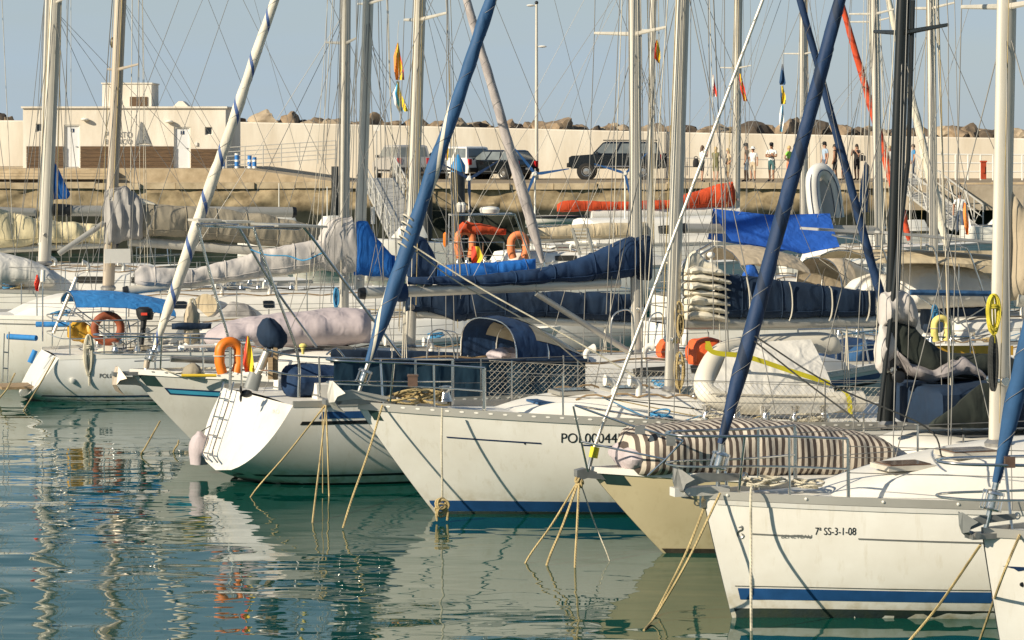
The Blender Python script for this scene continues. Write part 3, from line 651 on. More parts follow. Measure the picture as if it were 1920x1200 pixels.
        for i in range(220):
            t = i/219*.55; c = p.lerp(e, t); a = t*150; rr = interp(list(zip([k/n for k in range(n+1)], rs)), t)+.004; u = s.N*math.cos(a)+s.D*math.sin(a); pts2.append(c+u*rr)
        b.tube(pts2, .0028, 3, cap=False); s.part(b, 'furling_line', 'wire', f)
        tack = s.px(x2, y2) if x2 else p-d*.5
        b = MB(); b.tube([p, tack], [.03, .022], 8); s.part(b, 'forestay', 'steel')
        if drum:
            c = p.lerp(tack, .35); b = MB(); b.lathe(c, [(.03, -.10), (.10, -.09), (.105, -.075), (.05, -.065), (.05, .05), (.105, .06), (.10, .08), (.03, .1)], 14, d); dr = s.part(b, 'furling_drum', 'steel')
            b = MB()
            for k in range(4):
                a = k*math.pi/2; u = d.orthogonal().normalized(); w_ = d.cross(u); o = (u*math.cos(a)+w_*math.sin(a))*.11; b.tube([c+o-d*.09, c+o+d*.09], .006, 4)
            s.part(b, 'drum_cage', 'steel', dr, kind='stuff')
        return f
    def tubes(s, name, mt, r, lists, par=None, n=8, smooth=True, b_=0):
        for l_ in lists:
            P = [s.px(*q) if not isinstance(q, Vector) else q for q in l_]; b = MB(); b.tube(catmull(P, 5) if smooth and len(P) > 2 else P, r, n); s.part(b, name, mt, par)
    def stanch(s, ts, h=.6, rows=2, sides=(1, -1), mt='steel', lines=True, r=.0125, lean=0):
        for sd in sides:
            for t in ts:
                q = s.hp(t, 0, sd, -.06); b = MB(); b.tube([q, q+UP*h+s.A*lean], [r*1.2, r*.9], 6); s.part(b, 'stanchion', mt)
            if lines:
                for k in range(rows):
                    b = MB(); hh = h*(1-.46*k)-.02; b.tube([s.hp(t, 0, sd, -.06)+UP*hh+s.A*lean for t in ts], .005, 4, cap=False); s.part(b, 'lifeline', 'wire')
    def pulpit(s, end='bow', h=.62, reach=.25, depth=1.5, mt='steel', r=.0145, legs=(.06, .5, 1)):
        """tubular guard round one end of the boat"""
        if end == 'bow':
            t1 = depth/s.L; P = [s.hp(t1, 0, sd, -.05) for sd in (1, -1)]; c = s.P(-reach, 0, s.fb)
            ring = [P[0]+UP*h, s.hp(t1*.5, 0, 1, -.02)+UP*h, c+s.N*.22+UP*h, c-s.N*.22+UP*h, s.hp(t1*.5, 0, -1, -.02)+UP*h, P[1]+UP*h]
            legp = [s.hp(t1*k, 0, sd, -.05) for sd in (1, -1) for k in (.25, .6, 1)]
        else:
            t1 = 1-depth/s.L; e = s.P(s.L-.05, 0, s.fs); w = s.hb(1)
            ring = [s.hp(t1, 0, 1, -.05)+UP*h, s.hp(.97, 0, 1, -.05)+UP*h, e+s.N*(w*.7)+UP*h, e-s.N*(w*.7)+UP*h, s.hp(.97, 0, -1, -.05)+UP*h, s.hp(t1, 0, -1, -.05)+UP*h]
            legp = [s.hp(lerp(t1, .98, k), 0, sd, -.05) for sd in (1, -1) for k in (0, .5, 1)]
        rg = catmull(ring, 6); b = MB(); b.tube(rg, r, 8); o = s.part(b, 'pulpit' if end == 'bow' else 'pushpit', mt)
        b = MB(); b.tube([p-UP*h*.48 for p in rg], r*.8, 6); s.part(b, 'guard_rail', mt, o)
        for q in legp:
            tp = min(rg, key=lambda g_: (g_.xy-q.xy).length); b = MB(); b.tube([q, tp], r, 6); s.part(b, 'leg', mt, o)
        return o
    def boom(s, pts, r, mt='alu_warm', cap=True, name='boom', dp=.7):
        P = [s.px(x, y) for x, y in pts]; b = MB(); b.tube(P, r, 12, flat=dp, up=UP); o = s.part(b, name, mt)
        if cap:
            d = (P[-1]-P[0]).normalized(); b = MB(); b.tube([P[-1]+d*.002, P[-1]+d*.1], [r*1.12, r*.95], 12, flat=dp, up=UP); s.part(b, 'end_fitting', 'black_plastic', o)
        return o
    def pill(s, name, mt, top, bot, depth, n=44, m=18, ex=2.4, nz=.03, ns=2.2, b_=0, par=None, ends=.5, seed=0, label=None, thingcat=None, group=None, round_=True, wr=0, wk=30):
        tie_at = []
        if name == 'sail_cover':
            n, m = int(n*1.7), 24; ln = (s.px(top[-1][0], top[-1][1])-s.px(top[0][0], top[0][1])).length; kt = max(2, int(ln/.62)); tie_at = [(q_+.6)/kt for q_ in range(kt)]
        x0, x1 = top[0][0], top[-1][0]; b = MB(); rows = []
        for i in range(n+1):
            t = i/n; x = lerp(x0, x1, t); yt, yb = interp(top, x), interp(bot, x); tp, bt = s.px(x, yt, b_), s.px(x, yb, b_); mid = (tp+bt)/2; hv = (tp-bt)/2
            e = min(1, (min(t, 1-t)/.08+.02))**ends if round_ else 1
            if tie_at:
                dt = min(abs(t-q_) for q_ in tie_at); sq = 1-.10*math.exp(-(dt*len(tie_at)*5)**2); hv = hv*(.5+.5*sq); e *= sq
            dep = (depth(t) if callable(depth) else depth)*e; row = []
            for j in range(m):
                a = 2*math.pi*j/m; c, s2 = math.cos(a), math.sin(a); c = math.copysign(abs(c)**(2/ex), c); s2 = math.copysign(abs(s2)**(2/ex), s2)
                p = mid+hv*s2+s.N*(dep*c); w = nz*noise.noise(p*ns+Vector((seed, 0, 0)))+nz*.5*noise.noise(p*ns*3+Vector((seed, 5, 0)))
                if wr: w += wr*math.sin(t*wk*6.28+1.6*s2+2*noise.noise(p*1.5+Vector((seed, 0, 0))))*max(0, c+.2)
                row.append(p+s.N*w*(1 if c >= 0 else -1)+UP*w*.5*s2)
            rows.append(row)
        if not s.left: pass
        b.grid(rows, closed=True, cap=True)
        if thingcat:
            o = b.build(name, M[mt]); tag(o, label, thingcat, group); return o
        o = s.part(b, name, mt, par)
        for q_ in tie_at:                                       # lashings and the zip seam
            r_ = rows[min(n, round(q_*n))]; c_ = sum(r_, Vector())/len(r_); b = MB(); b.tube([c_+(v-c_)*1.02+(v-c_).normalized()*.006 for v in r_+r_[:1]], .008, 4, cap=False); s.part(b, 'tie', mt, o)
        if tie_at:
            j_ = round(m*.93) % m; b = MB(); b.tube([r_[j_]+s.N*.006 for r_ in rows[2:-2]], .007, 4, cap=False); s.part(b, 'seam', mt, o)
        return o
    def gear(s, seed=0, boom=None, lazy=True, vents=2, n=5):
        """deck gear: handrails, hatches, winches, cowl vents, flaked lines, mainsheet, lazyjacks"""
        r = random.Random(seed); ta = lambda a: min(.97, max(.03, a/s.L)); am = (s.mbase-s.P0).dot(s.A)
        top = lambda a, b: s.P(a, b, s.csec(a, 5 if abs(b) < .5 else 7).dot(UP))
        a0, a1 = s.crange
        for sd in (1, -1):
            b = MB(); pts = []; h0, h1 = lerp(a0, a1, .3), lerp(a0, a1, .9)
            for i in range(13): a = lerp(h0, h1, i/12); pts.append(s.csec(a, 7 if sd > 0 else 3)+UP*(.05 if i % 3 else .005))
            b.tube(pts, .014, 6); s.part(b, 'grab_rail', 'teak')
        for f in (.35, .62):
            a = lerp(a0, a1, f); c = s.csec(a, 5)+UP*.02; b = MB(); b.box(c, (.5, .5, .05), math.atan2(s.A.y, s.A.x)); q = s.part(b, 'hatch', 'alu', smooth=False); b = MB(); b.box(c+UP*.03, (.4, .4, .02), math.atan2(s.A.y, s.A.x)); s.part(b, 'pane', 'glass_dark', q, smooth=False)
        for i in range(vents):
            a = lerp(a0, a1, .5+.12*i); c = s.csec(a, 7)-s.N*.1; b = MB(); b.tube(catmull([c, c+UP*.16, c+UP*.22-s.A*.06, c+UP*.23-s.A*.14], 4), [.045]*9+[.05, .06, .075, .08], 10); s.part(b, 'cowl_vent', 'white_plastic')
        for i in range(n):
            a = lerp(a1-.3, min(s.L-.6, a1+1.8), i/n); w = s.hb(ta(a))*.72
            for sd in (1, -1):
                c = s.P(a, sd*w, s.sheer(ta(a))+.12); b = MB(); b.lathe(c, [(.075, -.1), (.08, -.02), (.055, .02), (.05, .08), (.075, .13), (.03, .14)], 12); s.part(b, 'winch', 'steel')
                if i % 2 == 0:
                    b = MB(); p = [s.P(lerp(a0, a1, .4), sd*w*.7, s.sheer(.5)+.4), s.P(a-.6, sd*w*.95, s.sheer(.6)+.1), c]; b.tube(catmull(p, 5), .009, 5); s.part(b, 'sheet_line', r.choice(['rope_white', 'rope_blue', 'rope_tan', 'rope_dark']))
        for i in range(3):
            a = r.uniform(max(.8, am-2), min(s.L-.8, am+2.5)); c = s.P(a, r.choice([-1, 1])*s.hb(ta(a))*.8, s.sheer(ta(a))+.05); b = MB()
            for k in range(5): b.torus(c+UP*.02*k+s.A*r.uniform(-.06, .06), .14+r.uniform(-.04, .04), .012, UP+Vector((r.uniform(-.3, .3), r.uniform(-.3, .3), 0)), 14, 5)
            s.part(b, 'coiled_line', r.choice(['rope_white', 'rope_tan', 'rope_blue']))
        if boom:
            p0, p1 = s.px(*boom[0]), s.px(*boom[1]); q = p0.lerp(p1, .85); dk = Vector((q.x, q.y, s.sheer(.8)+.15)); b = MB()
            for k in (-1, 0, 1): b.tube([q, dk+s.N*(.12*k)], .008, 4)
            s.part(b, 'mainsheet', 'line_white')
            if lazy:
                for sd in (1, -1):
                    k0 = s.mbase+s.md*((s.mbase.z+6.2-s.mbase.z)/s.md.z)
                    for f in ((.35, .8) if sd > 0 else (.6,)): b = MB(); b.tube([k0, p0.lerp(p1, f)+s.N*(.1*sd)], .004 if s.P0.y < 55 else .006, 4, cap=False); s.part(b, 'lazy_jack', 'wire')
                b = MB(); b.tube([s.mtop, p1], .004 if s.P0.y < 55 else .006, 4, cap=False); s.part(b, 'topping_lift', 'wire')
    def net(s, x0, x1, yt0, yt1, yb0, yb1, b_, cell=.078, r=.0025, mt='line_white', name='netting'):
        A, B_, C, D = s.px(x0, yt0, b_), s.px(x1, yt1, b_), s.px(x1, yb1, b_), s.px(x0, yb0, b_); w = (B_-A).length; h = (D-A).length; b = MB()
        pt = lambda u, v: A.lerp(B_, u).lerp(D.lerp(C, u), v)
        n = int(w/cell); k = int(h/cell*2)
        for dr in (1, -1):
            for i in range(-k, n+k):
                pts = []
                for j in range(k+1):
                    u = (i+dr*j*.5+(0 if dr > 0 else k*.5))/n
                    if 0 <= u <= 1: pts.append(pt(u, j/k)+s.N*(.012*math.sin(u*31+j))+s.D*(.012*noise.noise(Vector((u*9, j*.4, 0)))))
                if len(pts) > 1: b.tube(pts, r, 3, cap=False)
        for v in (0, 1): b.tube([pt(u/12, v) for u in range(13)], r*1.6, 4)
        return s.part(b, name, mt, kind='stuff')
    def hood(s, xa, xf, y0, h, w, mt='navy_canvas', win='vinyl_clear', drop=.78, name='sprayhood', wk=(2, 6), b_=0):
        """folding spray hood: hoops from the open aft edge to the low forward edge"""
        pa, pf = s.px(xa, y0, b_), s.px(xf, y0, b_); rows = []; K = 7
        for k in range(K+1):
            f = k/K; c = pa.lerp(pf, f); hk = h*(1-drop*f**1.8)*(.93 if k == 0 else 1); wk_ = w*(1-.18*f)
            rows.append([c+s.N*(wk_*math.copysign(abs(math.cos(a))**.75, math.cos(a)))+UP*(hk*math.sin(a)**.62) for a in [math.pi*j/16 for j in range(17)]])
        b = MB(); sheet(b, rows, UP*-.012); o = s.part(b, name, mt)
        if win:
            for j0, j1 in ((2, 5), (6, 10), (11, 14)):
                b = MB(); b.grid([[p+UP*.008+(p-pa.lerp(pf, .5)).normalized()*.006 for p in r[j0:j1+1]] for r in rows[wk[0]:wk[1]+1]]); s.part(b, 'window', win, o)
                b = MB(); b.grid([[p-UP*.02-(p-pa.lerp(pf, .5)).normalized()*.006 for p in r[j0:j1+1]] for r in rows[wk[0]:wk[1]+1]]); s.part(b, 'window_lining', win, o)
        for k in (0, 3):
            b = MB(); b.tube([p-UP*.015 for p in rows[k]], .012, 6); s.part(b, 'hoop', 'steel', o)
        return o
    def bimini(s, x0, x1, y0, y1, w, mt, yd0, yd1, bend=.12, name='bimini', posts=True, b_=0):
        """canvas awning on bent tubes; (x0,y0)-(x1,y1) centreline px, feet at y rows yd0, yd1"""
        p, q = s.px(x0, y0, b_), s.px(x1, y1, b_); rows = []
        for i in range(13):
            c = p.lerp(q, i/12)+UP*(bend*.35*math.sin(math.pi*i/12))
            rows.append([c+s.N*(w*k)+UP*(-bend*abs(k)**2.2+.012*noise.noise(Vector((i*.9, k*3, p.x)))-(.05 if abs(k) > .99 else 0)) for k in (-1, -.93, -.6, -.25, 0, .25, .6, .93, 1)])
        b = MB(); sheet(b, rows, UP*-.012); o = s.part(b, name, mt)
        if posts:
            for i, yy in ((0, yd0), (6, (yd0+yd1)/2), (12, yd1)):
                r = rows[i]; b = MB(); f = s.px((x0+x1)/2, (yd0+yd1)/2, b_)
                b.tube([Vector((f.x, f.y, f.z))+s.N*(w*1.0)]+[v-UP*.02 for v in r[::-1]]+[Vector((f.x, f.y, f.z))-s.N*(w*1.0)], .012, 6); s.part(b, 'frame_hoop', 'steel', o)
        return o
def sheet(b, rows, th, mi=0):
    """thin cloth: grid with a back side"""
    b.grid(rows, mi); b.grid([[Vector(p)+Vector(th) for p in r][::-1] for r in rows], mi)
def rope(name, mt, pts, r, label, cat='rope', group='mooring ropes', sm=True, n=6):
    b = MB(); b.tube(catmull(pts, 6) if sm else pts, r, n); o = b.build(name, M[mt]); return tag(o, label, cat, group)
def coil(name, mt, c, w, h, label, r=.012, turns=7, seed=0, N=N_, tail=.3, cat='rope', group=None):
    """hank of rope hung up: elongated loops"""
    rd = random.Random(seed); b = MB(); pts = []
    for k in range(turns):
        ww, hh, oy = w*rd.uniform(.5, 1), h*rd.uniform(.82, 1.05), rd.uniform(-.02, .02)
        for j in range(16):
            a = 2*math.pi*j/16; pts.append(Vector(c)+D_*(ww/2*math.sin(a))+UP*(hh/2*(math.cos(a)-1))+N_*(oy+.035*k/turns))
    pts.append(Vector(c)-UP*(h*(1+tail))+D_*.02); b.tube(catmull(pts, 2), r, 5)
    b.torus(Vector(c)-UP*h*.28, w*.30, r*1.1, axis=UP, n=12, m=5); b.torus(Vector(c)-UP*(h*.28+2*r), w*.30, r*1.1, axis=UP, n=12, m=5)
    return tag(b.build(name, M[mt]), label, cat, group)
def flag(name, label, pts, Yv, cols, stripes, vertical=False, folds=.05, cat='flag', group='flags'):
    """hanging flag: pts = px left/right outline rows from hoist top to bottom; stripes = fractions"""
    r = thing(name, label, cat, W(pts[0][0], pts[0][2], Yv), group); prev = 0
    for fr, c in zip(stripes, cols):
        rows = []
        for i in range(13):
            q = i/12*(len(pts)-1); k = min(int(q), len(pts)-2); f = q-k; xl, xr, y = [lerp(pts[k][m_], pts[k+1][m_], f) for m_ in range(3)]; row = []
            for j in range(6):
                u = lerp(prev, fr, j/5); p = W(lerp(xl, xr, u), y, Yv); p.y += folds*math.sin(u*7+i*.5)*(.4+i/12); row.append(p)
            rows.append(row)
        b = MB(); sheet(b, rows, (0, .006, 0)); b.build('band', M[c], r); prev = fr
    return r
# ---------------------------------------------------------------- the near row of yachts
random.seed(21)
# 1: white bow at the right edge
y1 = Yacht('sailing_yacht', 'white yacht bow cut off by the right edge, blue furled headsail', 1842, 24.2, True, 10, 3.3, 1.47, 1.2, .27, 0, vbow=1.2)
y1.rail(.05, 'alu'); y1.strip('boot_stripe', 'navy_paint', .06, .16); y1.strip('antifouling', 'antifoul', -.3, .05)
y1.stay(1868, 905, 1921, 668, .085, 'sail_blue', 1846, 1000, top=12)
y1.pulpit('bow', .66, .30, 1.6); y1.stanch([.16, .3, .45, .6])
y1.coach(2150, 2900, .38, .6); y1.mast(2480, 800, 2492, 0, .2, 'alu_white', 12.5, [(5.5, .9), (8.8, .7)]); y1.rig(lines=2)
b = MB(); t, z = y1.t_at(1890, 1064)
b.add([y1.hs(*y1.t_at(x, y), 1, .006) for x, y in ((1878, 1061), (1920, 1063), (1920, 1069), (1908, 1071), (1900, 1066))], [(0, 1, 2, 3, 4)]); y1.part(b, 'chevron_stripe', 'navy_paint')
b = MB(); q = y1.hs(*y1.t_at(1917, 1096), 1, .0); b.lathe(q, [(.022, -.01), (.022, .006), (.012, .008)], 12, y1.N); y1.part(b, 'skin_fitting', 'black_plastic')
b = MB(); q = y1.px(1775, 856); b.box(y1.px(1893, 866, .3), (.09, .07, .10)); y1.part(b, 'bow_light', 'hatch_brown')
def anchor(Yc, x, y, k, label, flip=1, mt='grey_plastic', b_=0.0, rot=0):
    """plough anchor on the bow roller: shank, curved fluke plates, crown"""
    c = Yc.px(x, y, b_); A = Yc.A*flip; R = Matrix.Rotation(rot, 3, Yc.N)
    def p(a, n, z): v = R@(A*(a*k)+UP*(z*k)); return c+v+Yc.N*(n*k)
    o = thing('anchor', label, 'anchor', c-UP*.3*k, 'plough anchors on the bows')
    b = MB(); b.prism([p(-.05, -.025, .05), p(.25, -.025, .10), p(.8, -.025, .04), p(.8, -.025, -.04), p(.3, -.025, -.02), p(0, -.025, -.08)], Yc.N*(.05*k)); b.build('shank', M[mt], o, smooth=False)
    for sd in (1, -1):
        out2 = [(-.10, .20, 0), (-.07, .21, .05), (.09, .06, .20), (.0, .0, .12), (-.03, -.08, .10), (.03, -.15, .08), (.17, -.23, 0), (.0, -.19, 0), (-.08, -.10, 0), (-.11, .02, 0)]
        b = MB(); b.prism([p(a_, sd*n_, z_) for a_, z_, n_ in out2], Yc.N*(sd*.02*k)); b.build('fluke', M[mt], o, smooth=False)
    b = MB(); b.tube([p(.8, 0, 0), p(.84, 0, .02)], .03*k, 8); b.torus(p(.84, 0, 0), .045*k, .012*k, Yc.N, 12, 6); b.build('shackle', M['steel'], o); return o
anchor(y1, 1812, 985, .62, 'grey plough anchor on the bow at the right edge', 1, 'grey_plastic', 0, .12)
b = MB(); b.box(y1.px(1858, 1003), (.45, .16, .05), TH); b.tube([y1.px(1824, 1002)-y1.N*.1, y1.px(1824, 1002)+y1.N*.1], .03, 10); y1.part(b, 'bow_roller', 'steel_dull')
rope('mooring_rope', 'rope_tan', [y1.px(1915, 996, .12), y1.px(1880, 1080, .5), W(1832, 1215, 26.0)], .013, 'pale mooring rope in front of the yacht bow at the right edge')
rope('mooring_rope', 'rope_tan', [y1.px(1838, 1022, 0), W(1760, 1135, 25.8), W(1698, 1210, 26.4)], .013, 'tan mooring rope running down left from the right edge anchor')
# 2: white Beneteau
y2 = Yacht('sailing_yacht', 'white yacht lettered 7a SS-3-1-08 with navy stripe near the waterline', 1318, 28.05, True, 10.9, 3.6, 1.30, 1.12, .33, .1, dip=.03, vbow=1.15, boxy=5)
y2.rail(.055, 'alu', 0); y2.strip('antifouling', 'antifoul', -.35, .10); y2.strip('boot_stripe', 'blue_paint', .195, .318, .012); y2.strip('pin_stripe', 'steel_dull', .335, .345, .01)
y2.strip('rubbing_strake', 'gelcoat_grey', -.085, -.035, .01, 1, ref='sheer', off=.014)
y2.strip('cove_line', 'steel_dull', -.392, -.375, .035, .085, ref='sheer'); y2.strip('cove_line', 'steel_dull', -.392, -.375, .125, .97, ref='sheer')
y2.text('7ª SS-3-1-08', 1525, 1002, 14, 76, 'black_paint'); y2.text('BENETEAU', 1463, 1009, 7, 57, 'steel_dull')
b = MB()                                              # small curled sea-horse emblem
pts = [y2.hs(*y2.t_at(x, y), 1, .007) for x, y in ((1384, 988), (1390, 987), (1391, 993), (1384, 997), (1383, 1004), (1389, 1008), (1393, 1004), (1390, 1000))]; b.tube(catmull(pts, 5), [.008+.006*math.sin(i/35*3.14) for i in range(36)], 5, flat=.25); y2.part(b, 'emblem', 'steel_dull')
b = MB()
for i in range(14):
    t = .02+i*.066; q = y2.hp(t, 0, 1, .014)+UP*.02; b.ball(q, .018, 6)
y2.part(b, 'rail_bolts', 'white_plastic', kind='stuff')
c2 = y2.coach(1535, 2600, .50, .66, slope=3.3)
for xa, xb, yy in ((1650, 1738, 878), (1766, 1858, 866)):
    a0, a1 = y2.ax(xa, .2), y2.ax(xb, .2); am = (a0+a1)/2; rows = []
    lo = lambda a, n: y2.csec(a, 5).lerp(y2.csec(a, 7), n)
    b = MB(); cpt = lo(am, .35)+UP*.03; b.box(cpt, (a1-a0, .46, .05), TH); fr = y2.part(b, 'hatch', 'alu_white', smooth=False)
    b = MB(); b.box(cpt+UP*.03, (a1-a0-.08, .38, .02), TH); y2.part(b, 'pane', 'hatch_brown', fr, smooth=False)
y2.mast(1871, 842, 1887, 0, .225, 'alu_white', 13, [(6.5, .95), (10, .8)]); y2.rig(lines=7)
y2.stay(1352, 832, 1575, 0, .088, 'navy_wrap', 1345, 922, top=11.6)
y2.pulpit('bow', .66, .28, 1.35); y2.stanch([.125, .29, .46, .63, .8])
y2.boom([(1905, 560), (2500, 575)], .09); y2.pill('sail_cover', 'beige_canvas', [(1893, 350), (1920, 395), (2450, 500)], [(1893, 565), (1920, 560), (2450, 572)], .2)
anchor(y2, 1278, 905, .85, 'grey plough anchor on the bow of the yacht lettered SS-3-1-08', 1, 'steel_dull', .02, .05)
b = MB(); b.box(y2.px(1312, 920), (.62, .15, .09), TH); b.tube([y2.px(1282, 920)-y2.N*.1, y2.px(1282, 920)+y2.N*.1], .035, 10); y2.part(b, 'bow_roller', 'gelcoat_grey', smooth=False)
b = MB(); b.box(y2.px(1318, 932), (.06, .05, .22), TH); y2.part(b, 'stem_plate', 'steel')
rope('mooring_rope', 'rope_white', [y2.px(1412, 912, .30), y2.px(1408, 925, .42), y2.px(1408, 1000, .45), W(1408, 1100, 27.45), W(1409, 1215, 27.4)], .015, 'pale rope hanging straight down the bow of yacht SS-3-1-08')
rope('mooring_rope', 'rope_tan', [y2.px(1350, 925, .15), W(1290, 1050, 27.6), W(1232, 1150, 27.9), W(1207, 1182, 27.4)], .013, 'left strand of the double rope from yacht SS-3-1-08 to water')
rope('mooring_rope', 'rope_tan', [y2.px(1322, 948, 0), W(1285, 1040, 28), W(1240, 1130, 28.4), W(1222, 1165, 28)], .013, 'right strand of the double rope from yacht SS-3-1-08 to water')
for i, (x, y) in enumerate(((1420, 908), (1445, 905), (1510, 912))):
    b = MB(); c = y2.px(x, y, .1)
    for k in range(5): b.torus(c+UP*(.012*k)+D_*random.uniform(-.05, .05), .13+random.uniform(-.04, .04), .012, UP+Vector((random.uniform(-.2, .2), random.uniform(-.2, .2), 0)), 16, 5)
    tag(b.build('rope_coil', M['rope_white']), ['white rope coil nearest the bow of yacht SS-3-1-08', 'middle white rope coil on foredeck of yacht SS-3-1-08', 'white rope coil before coachroof of yacht SS-3-1-08'][i], 'rope', 'rope coils on deck')
# 3: cream yacht with black mast
y3 = Yacht('sailing_yacht', 'cream hulled yacht with black mast and raked bow', 1106, 32.3, True, 9.2, 3.0, 1.05, .85, .95, -.2, dip=.08, vbow=1.35, boxy=3, hull='cream_hull')
y3.rail(.045, 'deck_white'); y3.strip('antifouling', 'antifoul_brown', -.35, .06); y3.strip('bow_patch', 'green_dark', -.17, -.0, .002, .035, ref='sheer')
y3.strip('cove_line', 'wood_brown', -.24, -.228, .085, .11, ref='sheer'); y3.strip('cove_line', 'wood_brown', -.24, -.228, .16, .95, ref='sheer')
y3.text('Go', 1299, 948, 13, 22, 'steel_dull')
y3.coach(1640, 2350, .42, .66, slope=.7, wins=[(1760, 1850), (1880, 1960)])
y3.mast(1664, 805, 1695, 0, .19, 'black_spar', 11.5, [(6.4, .8)], dp=.75); y3.rig(lines=5)
b = MB(); b.tube([y3.px(1648, 790, .15), y3.px(1703, 300, .12), y3.px(1712, 0, .1)], .03, 8); y3.part(b, 'spinnaker_pole', 'black_spar')
y3.stay(1113, 842, 1430, 0, .021, 'alu_warm', 1102, 888, top=11, taper=False, drum=False, lump=0, name='furling_foil')
b = MB(); q0, q1 = y3.px(1116, 838), y3.px(1112, 858); b.tube([q0, q1], .055, 12); y3.part(b, 'furling_drum', 'yellow_webbing')
y3.tubes('pulpit_tube', 'steel', .013, [[(1075, 762, .15), (1090, 828, .12), (1102, 884, .05)], [(1078, 760, .2), (1180, 797, .5), (1281, 826, .8)], [(1090, 828, .15), (1170, 845, .5), (1247, 861, .7)], [(1281, 826, .8), (1247, 862, .75), (1214, 892, .7)], [(1078, 760, .0), (1200, 780, -.4), (1330, 795, -.8)], [(1330, 795, -.8), (1340, 890, -.8)]], smooth=False)
b = MB(); b.box(y3.px(1258, 826, .8), (.11, .06, .12)); y3.part(b, 'light_box', 'steel_dull', smooth=False)
b = MB(); b.box(y3.px(1200, 806, .55), (.12, .06, .1)); y3.part(b, 'light_box', 'steel_dull', smooth=False)
y3.stanch([.3, .46, .62, .8])
y3.pill('striped_cover', 'stripe_cover', [(1164, 838), (1176, 812), (1200, 801), (1290, 794), (1370, 786), (1450, 787), (1530, 796), (1600, 806), (1645, 820), (1672, 862)], [(1164, 868), (1180, 884), (1230, 889), (1400, 893), (1560, 890), (1672, 878)], .62, 90, 28, 3.4, .05, 2.4, thingcat='boat cover', label='brown and white striped cloth over a dinghy on the cream yacht', wr=.012, wk=9)
y3.pill('cover_hem', 'lavender_canvas', [(1160, 848), (1168, 832), (1182, 822)], [(1160, 862), (1168, 878), (1182, 886)], .42, 12, 16, 2.2, .04, 3, thingcat='bag', label='pale mauve sack end showing from under the striped cloth')
b = MB(); b.prism([y3.px(x, y, -.06) for x, y in ((1076, 880), (1092, 876), (1135, 890), (1132, 898), (1096, 894), (1084, 898), (1076, 892))], y3.N*.12); y3.part(b, 'bow_roller', 'steel_dull', smooth=False)
b = MB()
for k in range(4): b.torus(y3.px(1087, 897+k*3)+D_*random.uniform(-.03, .03), .05, .016, D_+Vector((0, 0, random.uniform(-.5, .5))), 12, 6)
tag(b.build('rope_knot', M['rope_tan']), 'thick rope knot under the bow roller of cream yacht', 'rope')
for i, (x, y, r, m_) in enumerate(((985, 1056, .014, 'rope_tan'), (1025, 1060, .015, 'rope_tan'), (1078, 1064, .015, 'rope_tan'), (1143, 1052, .008, 'rope_white'))):
    Yw = 25000/(y-270); rope('mooring_rope', m_, [y3.px(1086, 898), W(lerp(1086, x, .5), lerp(900, y, .5)+4, lerp(32.3, Yw, .5)), W(x, y, Yw), W(x-2+i*2, y, Yw)-UP*.3], r, ['leftmost of the four mooring ropes from the cream yacht bow', 'second from left of the four ropes from the cream yacht bow', 'vertical third rope hanging from the cream yacht bow', 'thin rightmost of the four ropes from the cream yacht bow'][i])
# torn cover on the black mast and boom
y3.boom([(1680, 700), (2080, 728)], .07, 'black_spar')
y3.pill('mast_cover', 'pale_canvas', [(1652, 550), (1668, 541), (1690, 545), (1708, 560), (1717, 600)], [(1652, 620), (1668, 608), (1690, 608), (1708, 614), (1717, 616)], .17, 20, 20, 2.2, .05, 3.5, wr=.01, wk=3)
y3.pill('torn_flap', 'pale_canvas', [(1642, 650), (1652, 605), (1664, 600), (1676, 640), (1690, 672)], [(1642, 690), (1652, 700), (1664, 690), (1676, 690), (1690, 682)], .12, 16, 16, 2, .06, 4)
y3.pill('stowed_sail', 'dark_green_canvas', [(1668, 606), (1715, 612), (1735, 640), (1780, 660), (1850, 664), (2080, 690)], [(1668, 655), (1690, 690), (1735, 706), (1780, 704), (1850, 710), (2080, 726)], .19, 46, 18, 2.2, .06, 3, wr=.012, wk=7)
y3.pill('torn_flap', 'torn_grey', [(1672, 650), (1700, 680), (1740, 690), (1780, 672), (1800, 664), (1830, 690), (1850, 716)], [(1672, 660), (1700, 700), (1740, 716), (1780, 706), (1800, 704), (1830, 708), (1850, 722)], .22, 34, 16, 2, .05, 4, b_=.06)
b = MB(); b.lathe(y3.px(1681, 706, .16), [(.06, 0), (.075, .02), (.06, .05), (.075, .09), (.03, .1)], 14, y3.N); y3.part(b, 'mast_winch', 'black_plastic')
# dark tent behind, right of black mast
y3.pill('cockpit_cover', 'navy_dark_canvas', [(1690, 722), (1760, 715), (1850, 705), (2000, 715)], [(1690, 790), (1760, 795), (1850, 798), (2000, 800)], .75, 24, 16, 4, .04, 2, b_=-.1)
y3.pill('tent_flap', 'dark_green_canvas', [(1742, 796), (1790, 760), (1838, 716), (1905, 712)], [(1742, 800), (1790, 803), (1838, 803), (1905, 803)], .05, 20, 10, 2, .03, 3, b_=.85)
